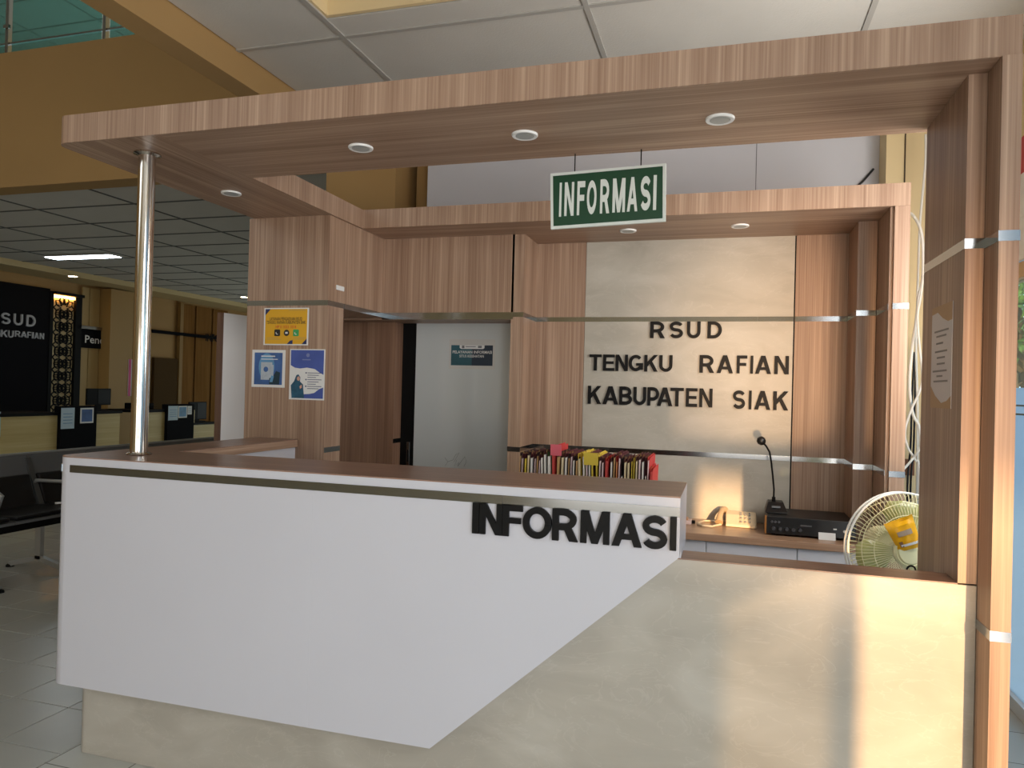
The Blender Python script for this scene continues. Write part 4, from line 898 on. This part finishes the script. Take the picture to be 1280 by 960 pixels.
def hp_(lab, p0, p1, m_, inner=None):
    x_ = XCN+.062; Y0_, Z1_ = yz(p0, x_); Y1_, Z0_ = yz(p1, x_)
    t = thing('counter_notice', lab, 'notice', (x_, (Y0_+Y1_)/2, Z0_)); obj('sheet', MB().box(x_, x_+.003, Y0_, Y1_, Z0_, Z1_), m_, t)
    dy, dz = (Y1_-Y0_), (Z1_-Z0_)
    if inner: obj('picture', MB().box(x_+.003, x_+.004, Y0_+dy*.1, Y1_-dy*.1, Z0_+dz*.1, Z1_-dz*.1), inner, t)
    else:
        g = MB()
        for k in range(4): g.box(x_+.003, x_+.004, Y0_+dy*.15, Y1_-dy*.15, Z0_+dz*(.25+.15*k), Z0_+dz*(.28+.15*k))
        obj('text_lines', g, BLUE2, t)
LBL = mat('paper_bluish', (190, 210, 222), .6)
hp_('pale blue sheet with a grey corner on the first black counter front', (76.5, 510), (92.5, 535.5), LBL)
hp_('blue picture sheet on the first black counter front', (100.5, 510), (116.5, 528.5), PAPER, BLUEP)
hp_('white sheet with a slanted lower edge on the second black counter front', (210.5, 507.5), (222, 525), LBL)
hp_('blue picture sheet on the second black counter front', (223, 507.5), (233.5, 522), PAPER, BLUE2)
hp_('small white card at the right of the second black counter front', (234.5, 507.5), (239.5, 518), PAPER)
tag(obj('counter_notice', MB().box(XCN+.001, XCN+.004, yc(-8), yc(1), .62, .93), LBL, loc=(XCN, yc(-2), .62)), 'pale blue sheet at the left edge of the picture on the first counter', 'notice')
def monitor(lab, p0, p1, x_, dz):
    Y0_, Z1_ = yz(p0, x_); Y1_, Z0_ = yz(p1, x_)
    t = thing('monitor', lab, 'monitor', (x_, (Y0_+Y1_)/2, dz))
    obj('screen_case', MB().box(x_-.03, x_, Y0_, Y1_, Z0_, Z1_), BLKFR, t, bevel=.005)
    obj('back_panel', MB().box(x_, x_+.004, (Y0_*.55+Y1_*.45), Y1_-.02, Z0_+.02, Z1_-.02), mat('case_gloss', (14, 14, 16), .5, spec=.2), t)
    obj('stand', MB().box(x_-.03, x_-.01, (Y0_+Y1_)/2-.05, (Y0_+Y1_)/2+.05, dz+.012, Z0_+.01), BLKFR, t); obj('foot', MB().box(x_-.1, x_+.06, (Y0_+Y1_)/2-.12, (Y0_+Y1_)/2+.12, dz, dz+.012), BLKFR, t)
monitor('black computer monitor on the first service counter', (109, 485.5), (138.5, 506), XCN-.3, .906)
monitor('black computer monitor on the stepped end of the second counter', (237, 502.5), (258, 524), XCN-.25, .661)
tag(obj('speaker_box', MB().box(XCN-.5, XCN-.25, yc(187), yc(208), .906, 1.0), BLKFR, bevel=.01, loc=(XCN-.35, yc(198), .906)), 'low black box on the second service counter behind its black front', 'box')
# ceiling light panel and spots
lp = thing('ceiling_light', 'lit rectangular panel light in the hall ceiling', 'ceiling light', (-6.05, 5.64, 3.02))
obj('frame', MB().box(-6.64, -5.50, 5.53, 5.76, 3.012, 3.024), WHITE2, lp); obj('diffuser', MB().box(-6.62, -5.52, 5.55, 5.74, 3.006, 3.0119), mat('panel_glow', (255, 255, 255), .5, emit=(232, 246, 255), es=12), lp)
def spot(lab, px, Z):
    p = U(px, 2, Z); t = thing('spot_light', lab, 'spot light', p)
    obj('ring', MB().lathe([(.075, -.008), (.085, 0)], p, n=20), WHITE2, t); obj('lamp', MB().lathe([(.06, -.010), (.06, -.0085)], p, n=16), mat('spot_glow', (255, 230, 190), .5, emit=(255, 222, 176), es=25), t)
spot('small lit spot under the hall bulkhead above the lattice', (91, 345), 2.9445)
spot('small lit spot in the hall ceiling left of the wood column', (305, 371), 3.031)

# gang seating along the hall, one bench of linked seats after another
XBk, ZBk = -2.7, .80
CH = mat('chair_steel', (176, 178, 176), .4, .6); MESH = mat('perforated_grey_steel', (108, 110, 112), .45, .3); SEATB = mat('black_vinyl', (18, 18, 20), .45)
def bench(lab, ya, n):
    pit = .53; t = thing('waiting_bench', lab, 'bench', (XBk+.25, ya+pit*n/2, 0), 'linked waiting benches in the hall')
    for k in range(n):
        y0 = ya+k*pit+.003; y1 = y0+pit-.006
        obj('backrest', MB().prism([(XBk, y0, ZBk), (XBk+.015, y0, ZBk), (XBk+.135, y0, .42), (XBk+.12, y0, .42)], (0, y1-y0, 0)), MESH, t)
        obj('top_rail', MB().tube([(XBk+.005, y0-.005, ZBk+.005), (XBk+.005, y1+.005, ZBk+.005)], .012, 8), CH, t, smooth=True)
        obj('back_pad', MB().prism([(XBk+.06, y0+.03, .66), (XBk+.10, y0+.03, .66), (XBk+.18, y0+.03, .42), (XBk+.135, y0+.03, .42)], (0, y1-y0-.06, 0)), SEATB, t, bevel=.01)
        obj('seat', MB().prism([(XBk+.12, y0, .385), (XBk+.58, y0, .41), (XBk+.59, y0, .43), (XBk+.12, y0, .41)], (0, y1-y0, 0)), MESH, t)
        obj('seat_pad', MB().prism([(XBk+.15, y0+.02, .415), (XBk+.56, y0+.02, .43), (XBk+.57, y0+.02, .46), (XBk+.15, y0+.02, .45)], (0, y1-y0-.04, 0)), SEATB, t, bevel=.01)
    for k in range(n+1):
        y = ya+k*pit
        obj('back_support', MB().prism([(XBk+.018, y-.02, ZBk-.02), (XBk+.032, y-.02, ZBk-.02), (XBk+.20, y-.02, .40), (XBk+.15, y-.02, .40)], (0, .04, 0)), mat('chair_bracket', (96, 98, 98), .4, .5), t)
        obj('armrest', MB().tube([(XBk+.13, y, .43), (XBk+.08, y, .56), (XBk+.12, y, .615), (XBk+.40, y, .62), (XBk+.46, y, .59), (XBk+.42, y, .50), (XBk+.36, y, .42)], .013, 8), CH, t, smooth=True)
    obj('beam', MB().box(XBk+.28, XBk+.36, ya, ya+pit*n, .315, .375), BLKFR, t)
    for y in (ya+.42, ya+.93+pit*(n-4), ya+pit*(n-.5)):
        lg = obj('leg', MB().bar((XBk+.32, y, .32), (XBk+.32, y, .08), .05, .03).bar((XBk+.05, y, .02), (XBk+.32, y, .09), .035, .03, (0, 1, 0)).bar((XBk+.32, y, .09), (XBk+.60, y, .02), .035, .03, (0, 1, 0)), CH, t)
        for x in (XBk+.05, XBk+.60): obj('foot', MB().lathe([(.028, 0), (.026, .014), (.012, .022)], (x, y, 0), n=14), BLKFR, lg)
bench('black and grey linked waiting bench nearest the counter', 1.05, 4)
bench('second linked waiting bench, seen over the left end of the countertop', 3.30, 4)
tag(obj('drinking_straw', MB().tube([(XBk+.36, 2.06, .468), (XBk+.50, 2.20, .468)], .008, 8), PAPER, loc=(XBk+.43, 2.13, .46)), 'white stick lying on the seat of the nearest waiting bench', 'stick')

# ================================================================== OUTSIDE, SEEN THROUGH THE RIGHT GLAZING
struct('ground_outside', MB().box(3.76, 60, -40, 60, -.2, -.02), mat('pale_paving', (170, 164, 152), .8))
po = thing('sun_blocker', 'unseen white board on posts added outside to cut off the low sun', 'sun blocker', (9, -15, 3.2))  # unseen, added to set the upper edge of the sun patch
obj('blocker_board', MB().box(3.9, 11, -15.3, -15, 3.16, 6.5), WHITE2, po); 
for x in (8.4, 10.6): obj('post', MB().box(x, x+.3, -15.3, -15, -.02, 3.16), WHITE2, po)
LEAF = mat('tree_leaf', (96, 132, 62), .6, var=.35, vscale=3); BARK = mat('tree_bark', (92, 76, 60), .8)
def tree(x, y, h, rad, lab):
    t = thing('tree', lab, 'tree', (x, y, -.02))
    obj('trunk', MB().tube([(x, y, -.02), (x+.1, y, h*.4), (x-.1, y+.1, h*.75)], [.16, .12, .05], 8), BARK, t, smooth=True)
    g = MB()
    for k in range(5):
        a = k*1.3; g.tube([(x, y, h*.35+.2*k), (x+rad*.6*math.cos(a), y+rad*.6*math.sin(a), h*.55+.25*k)], [.06, .02], 6)
    obj('branches', g, BARK, t)
    g = MB()
    for k in range(1500):
        d = Vector((random.gauss(0, 1), random.gauss(0, 1), random.gauss(0, 1))).normalized()*rad*random.uniform(.35, 1)
        c = Vector((x, y, h*.72)) + Vector((d.x, d.y, d.z*.8)); e1 = Vector((random.uniform(-1, 1), random.uniform(-1, 1), random.uniform(-1, 1))).normalized(); e2 = e1.orthogonal().normalized(); s = random.uniform(.06, .13)
        g.add([c-e1*s, c-e2*s*.5, c+e1*s, c+e2*s*.5], [(0, 1, 2, 3)])
    obj('foliage', g, LEAF, t, fixn=False, kind='stuff')
tree(6.9, 11.5, 4.2, 1.7, 'leafy tree beyond the right window at the picture edge')
tree(8.5, 17, 5.5, 2.4, 'taller leafy tree farther off beyond the right window')
rs = thing('window_banner', 'red and white banner fixed above the right window at the picture edge', 'banner', (XG-.02, 1.4, 2.02))
for nm, z0, z1, m_ in (('white_band', 2.021, 2.21, WHITE2), ('white_band', 2.2115, 2.408, WHITE2), ('red_band', 2.409, 2.575, mat('banner_red', (196, 44, 66), .5)), ('cream_band', 2.576, 2.74, CREAM)):
    obj(nm, MB().box(XG-.045, XG-.032, .75, 2.03, z0, z1), m_, rs)
